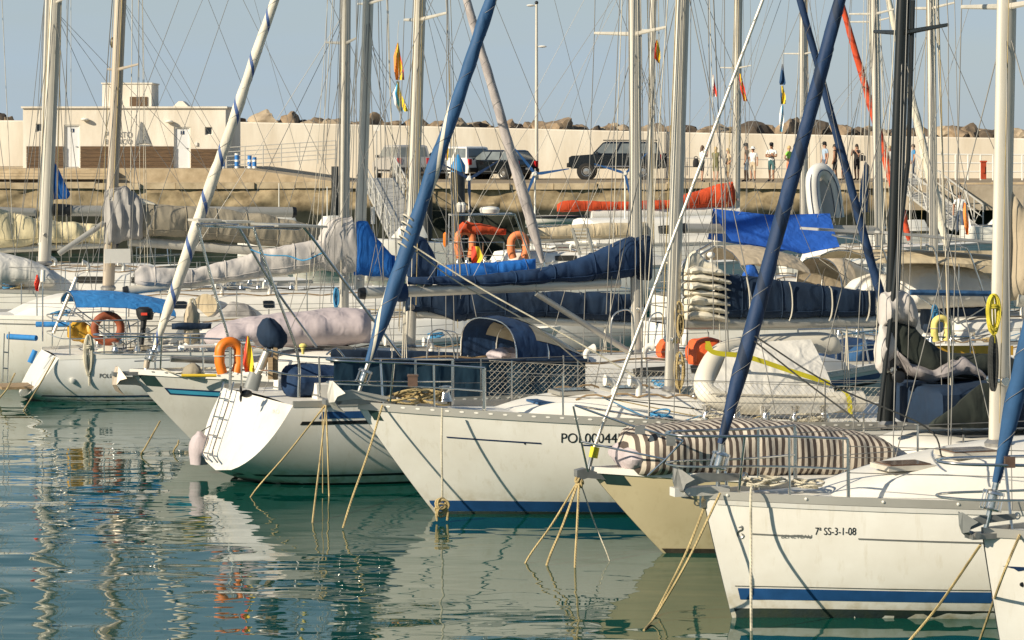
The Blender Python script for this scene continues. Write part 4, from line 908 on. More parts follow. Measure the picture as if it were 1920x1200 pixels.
# 4: POL00044J
y4 = Yacht('sailing_yacht', 'white yacht lettered POL00044J with blue stripe at the waterline', 672, 35.7, True, 11.4, 3.7, 1.48, 1.15, 1.07, .2, dip=.12, vbow=1.3, boxy=4, hull='gelcoat')
y4.rail(.075, 'alu', 62); y4.strip('antifouling', 'antifoul', -.35, .035); y4.strip('boot_stripe', 'blue_paint', .04, .19); y4.strip('bow_patch', 'green_dark', -.17, -.0, .002, .018, ref='sheer')
y4.strip('cove_line', 'navy_paint', -.345, -.325, .075, .175, ref='sheer'); y4.strip('cove_line', 'navy_paint', -.335, -.315, .22, .36, ref='sheer')
y4.text('POL00044J', 1047, 829, 18, 110, 'black_paint')
b = MB(); q = y4.hs(*y4.t_at(982, 831), 1, 0); b.lathe(q, [(.014, -.01), (.014, .005), (.008, .007)], 10, y4.N); y4.part(b, 'skin_fitting', 'black_plastic')
y4.coach(945, 1300, .28, .58, slope=1.6)
b = MB(); b.box(y4.px(1052, 752, .2), (.82, .55, .03), TH); hx = y4.part(b, 'hatch_cover', 'sail_blue', smooth=False)
y4.mast(1258, 738, 1279, 0, .205, 'alu', 13, [(7.6, .95), (10.6, .75)]); y4.rig(lines=8, mt='wire')
y4.stay(690, 682, 921, 0, .105, 'blue_white_wrap', 668, 750, top=12.4, lump=.12)
b = MB()
for k in range(5): b.torus(y4.px(757+k*2.5, 462-k*13), .095, .012, y4.px(800, 300)-y4.px(757, 470)+D_*.6, 16, 6)
y4.part(b, 'sail_ties', 'line_white')
y4.boom([(1284, 606), (1640, 602)], .085, 'alu', True)
y4.pill('sail_cover', 'navy_dark_canvas', [(1340, 512), (1400, 516), (1440, 521), (1520, 530), (1580, 540), (1641, 545)], [(1340, 596), (1440, 597), (1520, 595), (1641, 592)], .16, 40, 18, 3, .025, 2.5)
for x in (1400, 1480, 1555, 1625):
    b = MB(); pts = [y4.px(x+6*math.sin(k*.8), y, .175) for k, y in enumerate((520 + (x-1400)*.11, 545, 570, 590, 602))]; b.tube(catmull(pts, 4), .011, 5); y4.part(b, 'sail_tie', 'line_white')
random.seed(5)
for k in range(7):                                        # flaked mainsail folds at the mast
    yv = 505+k*14; y4.pill('sail_fold', 'sailcloth', [(1281, yv-2), (1300, yv-6-random.uniform(0, 4)), (1340, yv-2), (1366, yv+10)], [(1281, yv+9), (1300, yv+9), (1340, yv+12), (1366, yv+13)], random.uniform(.13, .24), 14, 14, 2, .05, 5, seed=k)
y4.pill('sail_head', 'sailcloth', [(1280, 512), (1290, 478), (1302, 470), (1330, 492), (1344, 500)], [(1280, 520), (1290, 514), (1302, 514), (1330, 512), (1344, 506)], .1, 14, 12, 2, .05, 5)
y4.pulpit('bow', .64, .30, 1.5); y4.stanch([.13, .215, .31, .41, .52, .63, .75, .88], .62, 2)
nb = y4.hb(.4)-.06
y4.net(917, 1120, 676, 688, 750, 762, -y4.hb(.25)+.06); y4.net(1120, 1300, 690, 700, 755, 765, -y4.hb(.4)+.08)
y4.net(1292, 1680, 715, 728, 790, 806, nb+.05)
b = MB(); b.box(y4.px(774, 713, .55), (.13, .08, .16)); b.box(y4.px(774, 704, .55), (.15, .1, .02)); y4.part(b, 'bow_light', 'hatch_brown', smooth=False)
b = MB(); b.lathe(y4.px(835, 752, .2), [(.10, 0), (.08, .05), (.06, .12), (.09, .18), (.09, .20), (.03, .21)], 14); y4.part(b, 'windlass', 'steel')
anchor(y4, 628, 742, .95, 'galvanised anchor on the bow of yacht POL00044J', 1, 'galv', .1, -.1)
b = MB(); b.box(y4.px(655, 752), (.7, .2, .07), TH); b.tube([y4.px(632, 752)-y4.N*.1, y4.px(632, 752)+y4.N*.1], .04, 10); y4.part(b, 'bow_roller', 'steel_dull')
for i, x in enumerate((765, 808)):
    b = MB(); c = y4.px(x, 750, .1)
    for k in range(6): b.torus(c+UP*(.02*k)+D_*random.uniform(-.09, .09), .17+random.uniform(-.05, .05), .015, UP+Vector((random.uniform(-.3, .3), random.uniform(-.3, .3), 0)), 16, 5)
    tag(b.build('rope_coil', M['rope_tan']), ['tan rope coil nearest the bow of yacht POL00044J', 'tan rope coil beside the windlass of yacht POL00044J'][i], 'rope', 'rope coils on deck')
rope('mooring_rope', 'rope_tan', [y4.px(717, 760, .2), W(690, 850, 35.1), W(660, 935, 34.7), W(643, 990, 34.6)], .014, 'tan mooring rope slanting down left before yacht POL00044J')
rope('mooring_rope', 'rope_white', [y4.px(829, 765, .78), y4.px(828, 840, .82), y4.px(829, 905, .8), y4.px(829, 935, .78)], .014, 'pale rope hanging down the side of yacht POL00044J')
b = MB(); c = y4.px(829, 945, .80)
for k in range(5): b.torus(c+UP*(.03*math.sin(k))-UP*.02*k+D_*(.02*(k % 3-1)), .07, .016, y4.N+Vector((.4*math.sin(k*2), 0, .4*math.cos(k))), 14, 6)
for k in (-1, 1): b.tube([c+D_*.05*k, c+D_*.08*k-UP*.12, c+D_*.07*k-UP*.22], .016, 6)
tag(b.build('rope_knot', M['rope_tan']), 'big rope knot at the waterline of yacht POL00044J', 'rope')
# inverted tender on the side deck of yacht 4
td = thing('inflatable_tender', 'cream inflatable tender lying on its side under a grey cover', 'dinghy', y4.px(1465, 785))
def pc(b, *a, **k): pass
def onto(par, o): o.parent = par; o.location = ORG[y4.root.name]-ORG[par.name]; return o
P = catmull([y4.px(x, y, q) for x, y, q in ((1624, 753, .75), (1600, 753, .75), (1500, 757, .75), (1400, 757, .75), (1345, 748, .7), (1322, 730, .6), (1326, 700, .4), (1350, 664, .1), (1400, 650, -.1), (1480, 644, -.15), (1545, 643, -.15), (1576, 656, -.15))], 5)
b = MB(); b.tube(P, [.15*min(1, .35+min(i, len(P)-1-i)*.22) for i in range(len(P))], 16); onto(td, y4.part(b, 'tube', 'rubber_hull'))
b = MB(); rows = []
for i in range(21):
    f = i/20; tx, ty = lerp(1368, 1520, f), lerp(644, 636, f); bx_, by_ = lerp(1328, 1568, f), lerp(738, 744, f)
    rows.append([y4.px(tx, ty, .05).lerp(y4.px(bx_, by_, .82), g/8)+y4.N*(.10*math.sin(g/8*3.14)*(.6+.4*math.sin(f*3.14)))+y4.N*.018*noise.noise(Vector((f*9, g*.5, 3))) for g in range(9)])
sheet(b, rows, (0, .02, -.01)); onto(td, y4.part(b, 'cover', 'white_canvas'))
b = MB(); b.tube([y4.px(1335, 738, .86), y4.px(1460, 742, .88), y4.px(1566, 744, .86)], .012, 6); onto(td, y4.part(b, 'lacing', 'line_white'))
b = MB(); b.prism([y4.px(1425, 762, .90), y4.px(1450, 750, .91), y4.px(1530, 753, .91), y4.px(1600, 760, .90), y4.px(1560, 774, .89), y4.px(1425, 777, .89)], y4.N*.02); onto(td, y4.part(b, 'keel_patch', 'gelcoat_grey'))
b = MB(); P = [y4.px(x, y, .78) for x, y in ((1322, 645), (1343, 657), (1400, 664), (1480, 690), (1556, 714))]; sheet(b, [[p, p-UP*.07] for p in catmull(P, 5)], N_*.006); P = [y4.px(x, y, .92) for x, y in ((1570, 728), (1586, 742), (1590, 776))]; sheet(b, [[p, p-UP*.02+D_*.07] for p in catmull(P, 5)], N_*.006); P = [y4.px(x, y, .2) for x, y in ((1322, 640), (1330, 662), (1340, 686))]; sheet(b, [[p, p+D_*.07] for p in catmull(P, 4)], N_*.006)
b.build('strap', M['yellow_webbing'], td)
# 5: yacht with open stern, arch, ladder
y5 = Yacht('sailing_yacht', 'white yacht with reverse transom and ladder, stern to the left', 482, 39.76, False, 11.2, 3.65, 1.32, 1.24, 1.0, .75, dip=.06, rise=.62, tw=.84, boxy=3.2, th=25, hull='gelcoat')
y5.rail(.06, 'alu', 60); y5.strip('antifouling', 'antifoul', -.35, -.0, 0, .97); y5.strip('boot_stripe', 'black_paint', .14, .175, 0, .985); y5.strip('boot_stripe', 'green_dark', .0, .03, 0, .97)
y5.strip('cove_stripe', 'blue_paint', -.20, -.10, .02, .955, ref='sheer'); y5.strip('cove_stripe', 'black_paint', -.285, -.235, .02, .975, ref='sheer')
def tp5(x, y):
    """point on the transom plane for a pixel"""
    a0 = y5.P(y5.L, 0, y5.fs); e1 = y5.N; e2 = (y5.P(y5.prof(1, 0), 0, 0)-a0); nn = e1.cross(e2).normalized()
    if nn.dot(-y5.D) < 0: nn = -nn
    d = W(x, y, 10)-Vector((0, 0, H)); o = Vector((0, 0, H)); k = (a0-o).dot(nn)/d.dot(nn); return o+d*k, nn
ld = thing('boarding_ladder', 'folding steel boarding ladder on the white transom', 'ladder', tp5(400, 860)[0])
for l_ in ([(428, 722), (418, 760), (392, 845), (390, 858), (399, 868)], [(447, 722), (436, 765), (412, 838), (408, 858), (417, 872)]):
    b = MB(); b.tube(catmull([tp5(*q)[0]+tp5(*q)[1]*.09 for q in l_], 5), .013, 8); b.build('rail', M['steel'], ld)
for xa, xb, y in ((421, 439, 752), (410, 427, 786), (399, 415, 820), (392, 408, 854)):
    b = MB(); b.tube([tp5(xa, y)[0]+tp5(xa, y)[1]*.09, tp5(xb, y+3)[0]+tp5(xb, y+3)[1]*.09], .012, 6); b.build('rung', M['steel'], ld)
vs_, fs_ = text_mesh('RO', 1.0); b = MB(); w_ = max(v.x for v in vs_); out_ = []
for v in vs_:
    q, nn = tp5(511+v.x/w_*13, 776-v.y*12); out_.append(q+nn*.006)
b.add(out_, fs_); y5.part(b, 'lettering', 'gelcoat_grey', smooth=False)
fd = thing('fender', 'round fender in a mauve cloth sack hanging beside the ladder', 'fender', tp5(378, 870)[0])
c = tp5(380, 838)[0]-D_*.05; b = MB(); b.grid([[c+Vector((math.cos(a)*r*(1+.10*math.sin(a*5+h*9)), math.sin(a)*r*(1+.10*math.cos(a*4)), h)) for a in [2*math.pi*j/22 for j in range(22)]] for r, h in ((.03, .24), (.06, .20), (.12, .15), (.155, .06), (.16, -.03), (.15, -.1), (.135, -.18), (.13, -.26))], closed=True, cap=True); b.build('sack', M['lavender_canvas'], fd)
b = MB(); b.tube([c+UP*.22, tp5(396, 800)[0]+UP*.02], .008, 5); b.build('lanyard', M['line_dark'], fd); b = MB(); b.ball(c+D_*.17, (.09, .09, .13), 12); b.build('buoy', M['hypalon_white'], fd)
# arch
for bb_, l_ in ((-1.25, [(431, 735), (430, 645), (405, 555), (373, 432), (377, 421), (440, 422), (450, 430), (505, 525), (593, 650)]), (1.25, [(560, 745), (558, 665), (520, 555), (480, 440), (486, 426), (560, 428), (573, 430), (640, 520), (752, 668)])):
    P = [y5.px(x, y, bb_) for x, y in l_]; b = MB(); b.tube(catmull(P, 5), .021, 8); y5.part(b, 'arch_frame', 'steel')
for x0, y0, x1, y1_ in ((378, 424, 490, 428), (440, 424, 560, 430), (405, 424, 525, 429)):
    b = MB(); b.tube([y5.px(x0, y0, -1.25), y5.px(x1, y1_, 1.25)], .015, 8); y5.part(b, 'arch_crossbar', 'steel')
for x0, x1, yy in ((352, 396, 414), (404, 456, 417)):
    p = [y5.px(x0, yy, -1.0), y5.px(x1, yy, -1.0)]; b = MB(); b.prism([p[0], p[1], p[1]+y5.N*.5, p[0]+y5.N*.5], UP*.035); y5.part(b, 'solar_panel', 'alu_white', smooth=False)
b = MB(); p = [y5.px(470, 421, .2), y5.px(560, 423, .2)]; b.prism([p[0], p[1], p[1]+y5.N*1.2, p[0]+y5.N*1.2], UP*.03); y5.part(b, 'solar_panel', 'alu', smooth=False)
y5.tubes('pushpit_tube', 'steel', .0135, [[(500, 656, 1.2), (560, 668, 1.3), (680, 672, 1.45)], [(505, 695, 1.2), (560, 704, 1.3), (680, 708, 1.45)], [(432, 640, -1.2), (470, 648, 0), (505, 656, 1.2)], [(432, 690, -1.2), (470, 694, 0), (505, 695, 1.2)], [(598, 668, 1.4), (600, 745, 1.4)], [(453, 645, -.2), (453, 735, -.2)], [(433, 643, -1.2), (433, 735, -1.2)], [(612, 665, 1.4), (625, 655, 1.4), (640, 662, 1.4), (690, 735, 1.4)]], smooth=True)
b = MB(); p = y5.px(400, 648, -.9); b.box(p, (1.0, .25, .03), math.radians(25)); y5.part(b, 'bench_board', 'white_plastic', smooth=False)
b = MB(); p = y5.px(440, 645, -.6); b.box(p, (.55, .25, .035), math.radians(25)); y5.part(b, 'bench_board', 'white_plastic', smooth=False)
b = MB(); b.lathe(y5.px(568, 664, 1.3), [(.022, 0), (.022, .06), (.035, .08), (.03, .1), (.055, .105), (.06, .13), (.03, .155)], 12); y5.part(b, 'stern_light', 'yellow_foam')
y5.coach(690, 1600, .38, .62, slope=2.2, wins=[(1130, 1220), (1240, 1330)])
b = MB(); c0, c1 = y5.px(560, 735, 0), y5.px(760, 735, 0)
for sd in (1, -1):
    rows = [[y5.P(a, sd*(1.0 if sd > 0 else 1.0)*k, 1.24+zz) for k, zz in ((.95, 0), (.92, .22), (.75, .26), (.70, .0))] for a in (y5.L-.6, y5.L-1.2, y5.L-2, y5.L-3)]; b.grid(rows, cap=True)
y5.part(b, 'cockpit_coaming', 'deck_white')
y5.hood(915, 1062, 674, .70, 1.05, 'navy_canvas', drop=.86, wk=(2, 7))
y5.pill('bundled_canvas', 'navy_canvas', [(530, 700), (545, 684), (580, 678), (610, 684), (650, 690)], [(530, 735), (545, 746), (580, 748), (610, 740), (650, 720)], .3, 20, 16, 2.2, .06, 3, b_=.5)
b = MB(); rows = []
for i in range(33):
    x = lerp(626, 1098, i/32); tp_, bt = y5.px(x, 676, 1.66), y5.px(x, interp([(626, 742), (900, 750), (1098, 752)], x), 1.66)
    rows.append([tp_.lerp(bt, j/6)+y5.N*(.015*math.sin(i*1.1)+.012*noise.noise(Vector((i*.7, j*.9, 0)))) for j in range(7)])
sheet(b, rows, y5.N*-.008); y5.part(b, 'weather_cloth', 'teal_canvas')
y5.stanch([.25, .38, .5, .62, .74], .62)
b = MB(); b.tube([y5.px(x, 676, 1.66) for x in (620, 760, 900, 1100)], .03, 8); y5.part(b, 'padded_rail', 'navy_dark_canvas')
for x in (805, 835, 905): pass
y5.tubes('granny_bar', 'steel', .013, [[(800, 672, .4), (805, 630, .4), (825, 618, .4), (845, 632, .4), (853, 672, .4)], [(835, 620, -.2), (856, 628, -.2), (858, 672, -.2)], [(1146, 665, .4), (1147, 600, .4), (1165, 582, .4), (1185, 588, .4), (1190, 640, .4)], [(1215, 660, .5), (1218, 600, .5), (1235, 586, .5), (1245, 600, .5), (1247, 650, .5)]])
y5.pill('clothes_heap', 'lavender_canvas', [(918, 662), (940, 652), (975, 656), (1008, 664)], [(918, 674), (940, 676), (975, 676), (1008, 674)], .25, 18, 14, 2, .08, 6, thingcat='clothes', label='heap of mauve clothes on the deck below the navy sprayhood')
y5.mast(1195, 668, 1190, 0, .2, 'alu_white', 13, [(6.75, .95), (10, .8)]); y5.rig(lines=8)
y5.boom([(1162, 530), (684, 550)], .085, 'alu_warm', True)
y5.pill('sail_cover', 'navy_canvas', [(765, 520), (900, 516), (1000, 504), (1080, 486), (1130, 466), (1170, 446), (1195, 438), (1214, 448)], [(765, 533), (900, 537), (1000, 533), (1080, 528), (1150, 523), (1195, 521), (1214, 520)], lambda t: .09+.13*t, 50, 18, 2.2, .035, 2.6, wr=.008, wk=10)
y5.pill('mast_boot', 'navy_dark_canvas', [(1190, 446), (1202, 440), (1217, 442)], [(1190, 524), (1202, 526), (1217, 526)], .2, 10, 14, 3, .03, 4)
y5.pill('sail_end_wrap', 'navy_canvas', [(735, 537), (750, 530), (763, 532)], [(735, 562), (750, 566), (763, 564)], .14, 8, 12, 2.5, .03, 5)
b = MB(); b.tube([y5.px(1005, 550, .05), y5.px(1180, 660, .05)], [.045, .05], 10); y5.part(b, 'boom_vang', 'alu')
y5.stay(1700, 735, 1500, 0, .078, 'navy_wrap', 1712, 770, top=12, drum=True)
y5.pulpit('bow', .62, .2, 1.4)
for i, (x, y) in enumerate(((470, 932), (586, 980))):
    Yw = 25000/(y-270); rope('mooring_rope', 'rope_tan', [y5.px(612, 757, 1.6), W(lerp(612, x, .5), lerp(757, y, .5)+3, lerp(38.2, Yw, .5)), W(x, y, Yw), W(x-2, y, Yw)-UP*.3], .014, ['long tan rope from the stern quarter down left to the water', 'tan rope in front of the blue stripe, slanting to the water'][i])
rope('mooring_rope', 'rope_tan', [y5.px(611, 760, 1.62), W(614, 830, 38), W(617, 925, 37.9), W(617, 940, 37.8)], .014, 'dark stained rope hanging straight from the stern quarter')
rope('mooring_rope', 'rope_tan', [y5.px(604, 764, 1.62), W(605, 840, 38), W(605, 925, 37.9)], .007, 'thin cord hanging straight from the stern quarter')
# outboard with navy cover
ob = thing('outboard_motor', 'outboard motor with navy cloth hood clamped on the stern rail', 'outboard motor', y5.px(465, 745, 0))
c = y5.px(507, 628, .5); b = MB(); rows = []
for r, h, dx in ((.02, .24, -.03), (.09, .215, -.03), (.17, .12, -.01), (.215, 0, .02), (.20, -.10, .04), (.13, -.18, .05), (.05, -.2, .04)): rows.append([c+Vector((dx+math.cos(a)*r*(1+.06*math.cos(4*a)), math.sin(a)*r*.8, h+.02*math.sin(3*a))) for a in [2*math.pi*j/20 for j in range(20)]])
b.grid(rows, closed=True, cap=True); b.build('hood', M['navy_dark_canvas'], ob)
b = MB(); b.tube([y5.px(503, 655, .5), y5.px(488, 690, .5), y5.px(480, 705, .5)], [.07, .065, .05], 12); b.build('leg', M['alu'], ob)
b = MB(); b.tube([y5.px(480, 700, .5), y5.px(470, 730, .5)], [.10, .11], 10, flat=.45); b.build('gearcase', M['grey_plastic'], ob); b = MB(); c = y5.px(462, 738, .5); b.ball(c, (.09, .06, .06), 10); 
for k in range(3): a = k*2.1; b.ball(c-D_*.08+Vector((0, math.cos(a)*.07, math.sin(a)*.07)), (.02, .05, .06), 8)
b.build('propeller', M['black_plastic'], ob); b = MB(); b.box(y5.px(508, 690, .55), (.07, .2, .32)); b.box(y5.px(517, 680, .55), (.06, .12, .5)); b.build('bracket', M['teak'], ob, smooth=False)
def horseshoe(Yc, x, y, w, h, mt, label, b_, nm='lifebuoy', tilt=0, thick=.55, group='horseshoe lifebuoys'):
    c = Yc.px(x, y, b_); k = c.y/F; W_, H_ = w*k/2, h*k/2; r = W_*.36; pts = []
    for i in range(25):
        f = i/24
        if f < .25: px_, pz = (W_-r)*(.72+.28*min(1, f*8)), lerp(-(H_-r), H_-W_, f*4)
        elif f > .75: px_, pz = -(W_-r)*(.72+.28*min(1, (1-f)*8)), lerp(-(H_-r), H_-W_, (1-f)*4)
        else: a = math.pi*(f-.25)*2; px_, pz = math.cos(a)*(W_-r), H_-W_+math.sin(a)*(W_-r)
        pts.append(c+Yc.D*px_+UP*pz)
    b = MB(); b.tube(pts, r, 12, flat=thick*1.6, up=Yc.N); o = thing(nm, label, 'lifebuoy', c-UP*H_, group); b.build('float', M[mt], o)
    for i in (5, 19): b = MB(); d = pts[i+1]-pts[i-1]; b.torus(pts[i], r*1.02, r*.12, d, 14, 6, sq=1); b.build('strap', M['line_white'], o)
    return o
horseshoe(y5, 430, 670, 60, 80, 'orange', 'bright orange lifebuoy at the stern, left of the outboard', -.45)
flag('ensign', 'furled yellow, red and green flag on a staff by the outboard', [(463, 466, 630), (458, 472, 655), (456, 476, 680), (460, 478, 698)], 39.4, ['flag_red', 'flag_orange', 'flag_yellow'], [.3, .45, 1.0], folds=.03)
# 6: bow under the white and blue furled sail
y6 = Yacht('sailing_yacht', 'pale grey yacht with navy and light blue band, bow behind the open stern', 243, 43.6, True, 11.2, 3.6, 1.27, 1.05, 1.15, 0, dip=.1, vbow=1.3, hull='gelcoat_grey')
y6.rail(.06, 'deck_white', 55, slotmat='grey_plastic'); y6.strip('antifouling', 'antifoul', -.35, .03)
y6.strip('cove_stripe', 'navy_paint', -.35, -.235, .03, .97, ref='sheer'); y6.strip('cove_stripe', 'cyan_paint', -.325, -.262, .033, .97, ref='sheer', off=.009); y6.strip('bow_patch', 'green_dark', -.22, 0, .003, .03, ref='sheer')
y6.coach(420, 1000, .4, .62, slope=1.6, wins=[(800, 860), (900, 960)])
y6.stay(292, 648, 515, 0, .10, 'sail_white_blue', 270, 700, top=13, lump=.1)
y6.mast(768, 658, 787, 0, .2, 'alu_white', 14, [(7.1, 1.0), (10.5, .75)]); y6.rig(lines=9)
y6.pulpit('bow', .62, .42, 1.8); y6.stanch([.18, .3, .42, .54, .66, .78, .9])
anchor(y6, 222, 712, 1.0, 'bronze coloured plough anchor hanging from the grey yacht bow', 1, 'alu_tan', 0, -.25)
b = MB(); b.box(y6.px(245, 700), (.6, .18, .06), TH); b.tube([y6.px(220, 702)-y6.N*.08, y6.px(220, 702)+y6.N*.08], .035, 10); y6.part(b, 'bow_roller', 'steel_dull')
b = MB(); b.tube([y6.px(276, 676), y6.px(274, 690)], .05, 12); y6.part(b, 'furling_drum_cover', 'alu_tan')
b = MB(); b.tube([y6.px(320, 672, .3), y6.px(420, 676, .3)], .06, 10); y6.part(b, 'spinnaker_pole', 'steel_dull')
b = MB(); b.tube([y6.px(340, 704, .7), y6.px(406, 704, .8)], .025, 8); y6.part(b, 'boathook', 'yellow')
tender = y6.pill('covered_dinghy', 'lavender_canvas', [(384, 634), (392, 622), (420, 606), (470, 594), (540, 586), (620, 576), (694, 580)], [(384, 640), (392, 650), (420, 654), (470, 652), (540, 652), (620, 650), (694, 645)], .58, 54, 22, 2.0, .05, 2, thingcat='dinghy', label='dinghy under pale mauve cover on the foredeck of the grey yacht', wr=.006, wk=8)
y6.pill('mast_boot', 'navy_canvas', [(762, 448), (775, 440), (795, 446), (812, 472), (818, 500)], [(762, 520), (775, 522), (795, 522), (812, 522), (818, 522)], .2, 16, 16, 2.4, .05, 3)
y6.pill('sail_cover', 'navy_dark_canvas', [(757, 535), (800, 540), (900, 545), (1100, 548), (1192, 550)], [(757, 585), (800, 584), (830, 592), (860, 602), (900, 596), (1000, 594), (1192, 604)], .2, 40, 18, 2.4, .05, 2.2, wr=.01, wk=7)
y6.boom([(780, 588), (1195, 610)], .07, 'alu_warm')
y6.pill('side_cloth', 'navy_dark_canvas', [(620, 655), (800, 658), (1000, 668)], [(620, 672), (800, 676), (1000, 690)], .04, 20, 8, 3, .02, b_=1.5)
for i, (x, y) in enumerate(((265, 852), (325, 848))):
    Yw = 25000/(y-270); rope('mooring_rope', 'rope_tan', [y6.px(300 if i == 0 else 335, 790 if i == 0 else 826, -.1 if i == 0 else .3), W(x+8, y-14, Yw), W(x, y, Yw), W(x-2, y, Yw)-UP*.3], .014, ['short tan rope under the bow of the grey yacht', 'dark weedy rope at the waterline of the grey yacht'][i])
# 7: POL0 stern
y7 = Yacht('sailing_yacht', 'white yacht lettered POL0 on its quarter, stern at far left', 94, 52.4, False, 10.6, 3.3, 1.15, .88, .9, .62, dip=.03, rise=.5, tw=.72, boxy=3.5, hull='gelcoat_cool')
y7.rail(.05, 'deck_white'); y7.strip('antifouling', 'antifoul', -.35, .05, 0, .96); y7.strip('boot_stripe', 'navy_paint', .11, .14, 0, .975); y7.strip('cove_line', 'navy_paint', -.10, -.085, .2, .86, ref='sheer')
y7.text('POL0', 185, 708, 8, 24, 'black_paint')
b = MB(); q = y7.hs(*y7.t_at(135, 714), 1, 0); b.lathe(q, [(.05, 0), (.055, .04), (.03, .05)], 12, y7.N); y7.part(b, 'exhaust_outlet', 'white_plastic')
y7.coach(330, 960, .42, .62, slope=1.8, wins=[(420, 500), (540, 620)])
y7.mast(645, 590, 649, 0, .2, 'alu', 13.5, [(7.05, .95), (10, .8)]); y7.rig(lines=7)
y7.boom([(640, 494), (240, 545)], .09, 'alu_white', True)
y7.pill('sail_cover', 'pale_canvas', [(253, 508), (262, 494), (300, 503), (360, 505), (430, 487), (500, 466), (560, 455), (610, 446), (640, 440)], [(253, 532), (262, 536), (320, 540), (420, 528), (500, 518), (640, 500)], lambda t: .1+.1*t, 50, 20, 2.2, .06, 2.4, wr=.014, wk=9)
y7.pill('mast_boot', 'pale_canvas', [(598, 446), (612, 418), (630, 405), (660, 404), (668, 440)], [(598, 500), (612, 508), (630, 512), (660, 512), (668, 510)], .22, 16, 18, 2.2, .07, 3)
y7.stay(1018, 492, 875, 0, .115, 'grey_wrap', 1052, 610, top=12.5, drum=False)
y7.bimini(128, 312, 545, 562, 1.0, 'sky_blue_canvas', 640, 640, .22)
y7.pulpit('stern', .7, .2, 1.5); y7.stanch([.25, .4, .55, .7])
for l_, mt_ in (([(68, 608, -.6), (135, 608, -.3)], 'sky_blue_canvas'), ([(15, 631, .4), (68, 634, .9)], 'sky_blue_canvas')):
    b = MB(); b.tube([y7.px(*q) for q in l_], .055, 10); y7.part(b, 'rail_pad', mt_)
b = MB(); b.tube([y7.px(56, 680, .5), y7.px(66, 657, .5)], .055, 10); y7.part(b, 'fender_pad', 'sky_blue_canvas')
b = MB(); b.tube([y7.px(100, 625, -.4), y7.px(143, 520, -.4)], .035, 8); y7.part(b, 'radar_pole', 'alu_white'); b = MB(); b.tube([y7.px(143, 520, -.4), y7.px(335, 0, -.4)], .006, 4); y7.part(b, 'topping_wire', 'wire')
b = MB(); b.tube([y7.px(80, 640, .3), y7.px(80, 530, .3)], .014, 6); y7.part(b, 'antenna_pole', 'steel'); b = MB(); b.tube([y7.px(80, 528, .3), y7.px(81, 506, .3)], [.05, .045], 12); y7.part(b, 'gps_antenna', 'white_plastic')
y7.tubes('stern_ladder', 'steel', .013, [[(8, 625, .9), (5, 715, .9)], [(17, 622, .9), (14, 718, .9)], [(6, 660, .9), (15, 661, .9)], [(5, 690, .9), (14, 691, .9)]], smooth=False)
b = MB(); b.box(y7.px(28, 724, .2), (.62, .9, .05), TH); y7.part(b, 'swim_step', 'teak', smooth=False)
lb = thing('lifebuoy', 'round brown red lifebuoy behind the blue awning', 'lifebuoy', y7.px(200, 640, .2)); b = MB(); b.torus(y7.px(202, 616, .2), .26, .08, y7.N, 28, 10); b.build('ring', M['buoy_brown'], lb)
tag(y7.pill('dan_buoy_bag', 'ochre', [(126, 612), (138, 600), (162, 603), (176, 616)], [(126, 630), (138, 642), (162, 640), (176, 632)], .13, 14, 14, 2, .12, 4, thingcat='bag', label='yellow bag tied to stern rail by the brown lifebuoy'), None, None)
coil('rope_hank', 'rope_white', y7.px(166, 628, 1.3), .2, .75, 'hank of white rope hanging over the quarter of yacht POL0', .02, 8, 3, group='rope hanks')
rope('mooring_rope', 'rope_tan', [y7.px(103, 670, 1.2), W(75, 720, 51), W(44, 770, 50)], .016, 'tan rope crossing the stern of yacht POL0')
rope('mooring_rope', 'rope_tan', [y7.px(28, 700, .2), W(14, 728, 51), W(-2, 748, 51.5)], .016, 'short tan rope at the extreme left waterline')
# 8: big yacht behind, mast with grey-brown cover
y8 = Yacht('sailing_yacht', 'white yacht with tan mast wrapped in a grey cover at left', -200, 54.8, True, 12.5, 3.9, 1.5, 1.35, .8, 0, dip=.04, boxy=5, hull='gelcoat')
y8.rail(.05, 'deck_white'); y8.strip('antifouling', 'antifoul', -.35, .03); y8.strip('cove_line', 'steel_dull', -.14, -.115, .03, .98, ref='sheer')
y8.coach(20, 760, .42, .66, slope=1.5, wins=[(300, 330), (470, 490)], wm='glass_dark')
y8.mast(203, 545, 226, 0, .25, 'alu_tan', 15, [(6.57, 1.5), (10, .95)]); y8.rig(lines=8)
y8.boom([(240, 452), (610, 480)], .1, 'alu_white')
y8.pill('sail_cover', 'khaki_canvas', [(252, 372), (290, 382), (400, 390), (500, 402), (600, 425)], [(252, 448), (300, 442), (400, 452), (500, 462), (600, 470)], lambda t: .28-.12*t, 50, 18, 2.4, .05, 1.8)
y8.pill('mast_boot', 'grey_canvas', [(195, 358), (212, 350), (235, 348), (262, 368), (270, 380)], [(195, 458), (212, 458), (235, 450), (262, 448), (270, 448)], .3, 22, 22, 2.2, .08, 3, wr=.03, wk=4)
y8.pill('sail_fold', 'sailcloth', [(250, 370), (270, 372), (291, 382)], [(250, 392), (270, 390), (291, 386)], .18, 10, 12, 2, .04, 4)
b = MB(); b.tube([y8.px(110, 476, .1), y8.px(195, 418, .1)], .06, 10, flat=.7); y8.part(b, 'gas_vang', 'alu')
y8.stanch([.12, .22, .32, .43, .54, .66, .78], .6); y8.pulpit('stern')
b = MB(); b.box(y8.px(220, 480, .2), (.55, .03, .3), TH); y8.part(b, 'name_board', 'white_plastic', smooth=False)
y8.pill('deck_tent', 'grey_canvas', [(378, 612), (410, 575), (430, 562), (460, 566), (480, 590)], [(378, 622), (410, 622), (430, 622), (460, 622), (480, 618)], .5, 16, 14, 2.4, .03, b_=1.0)
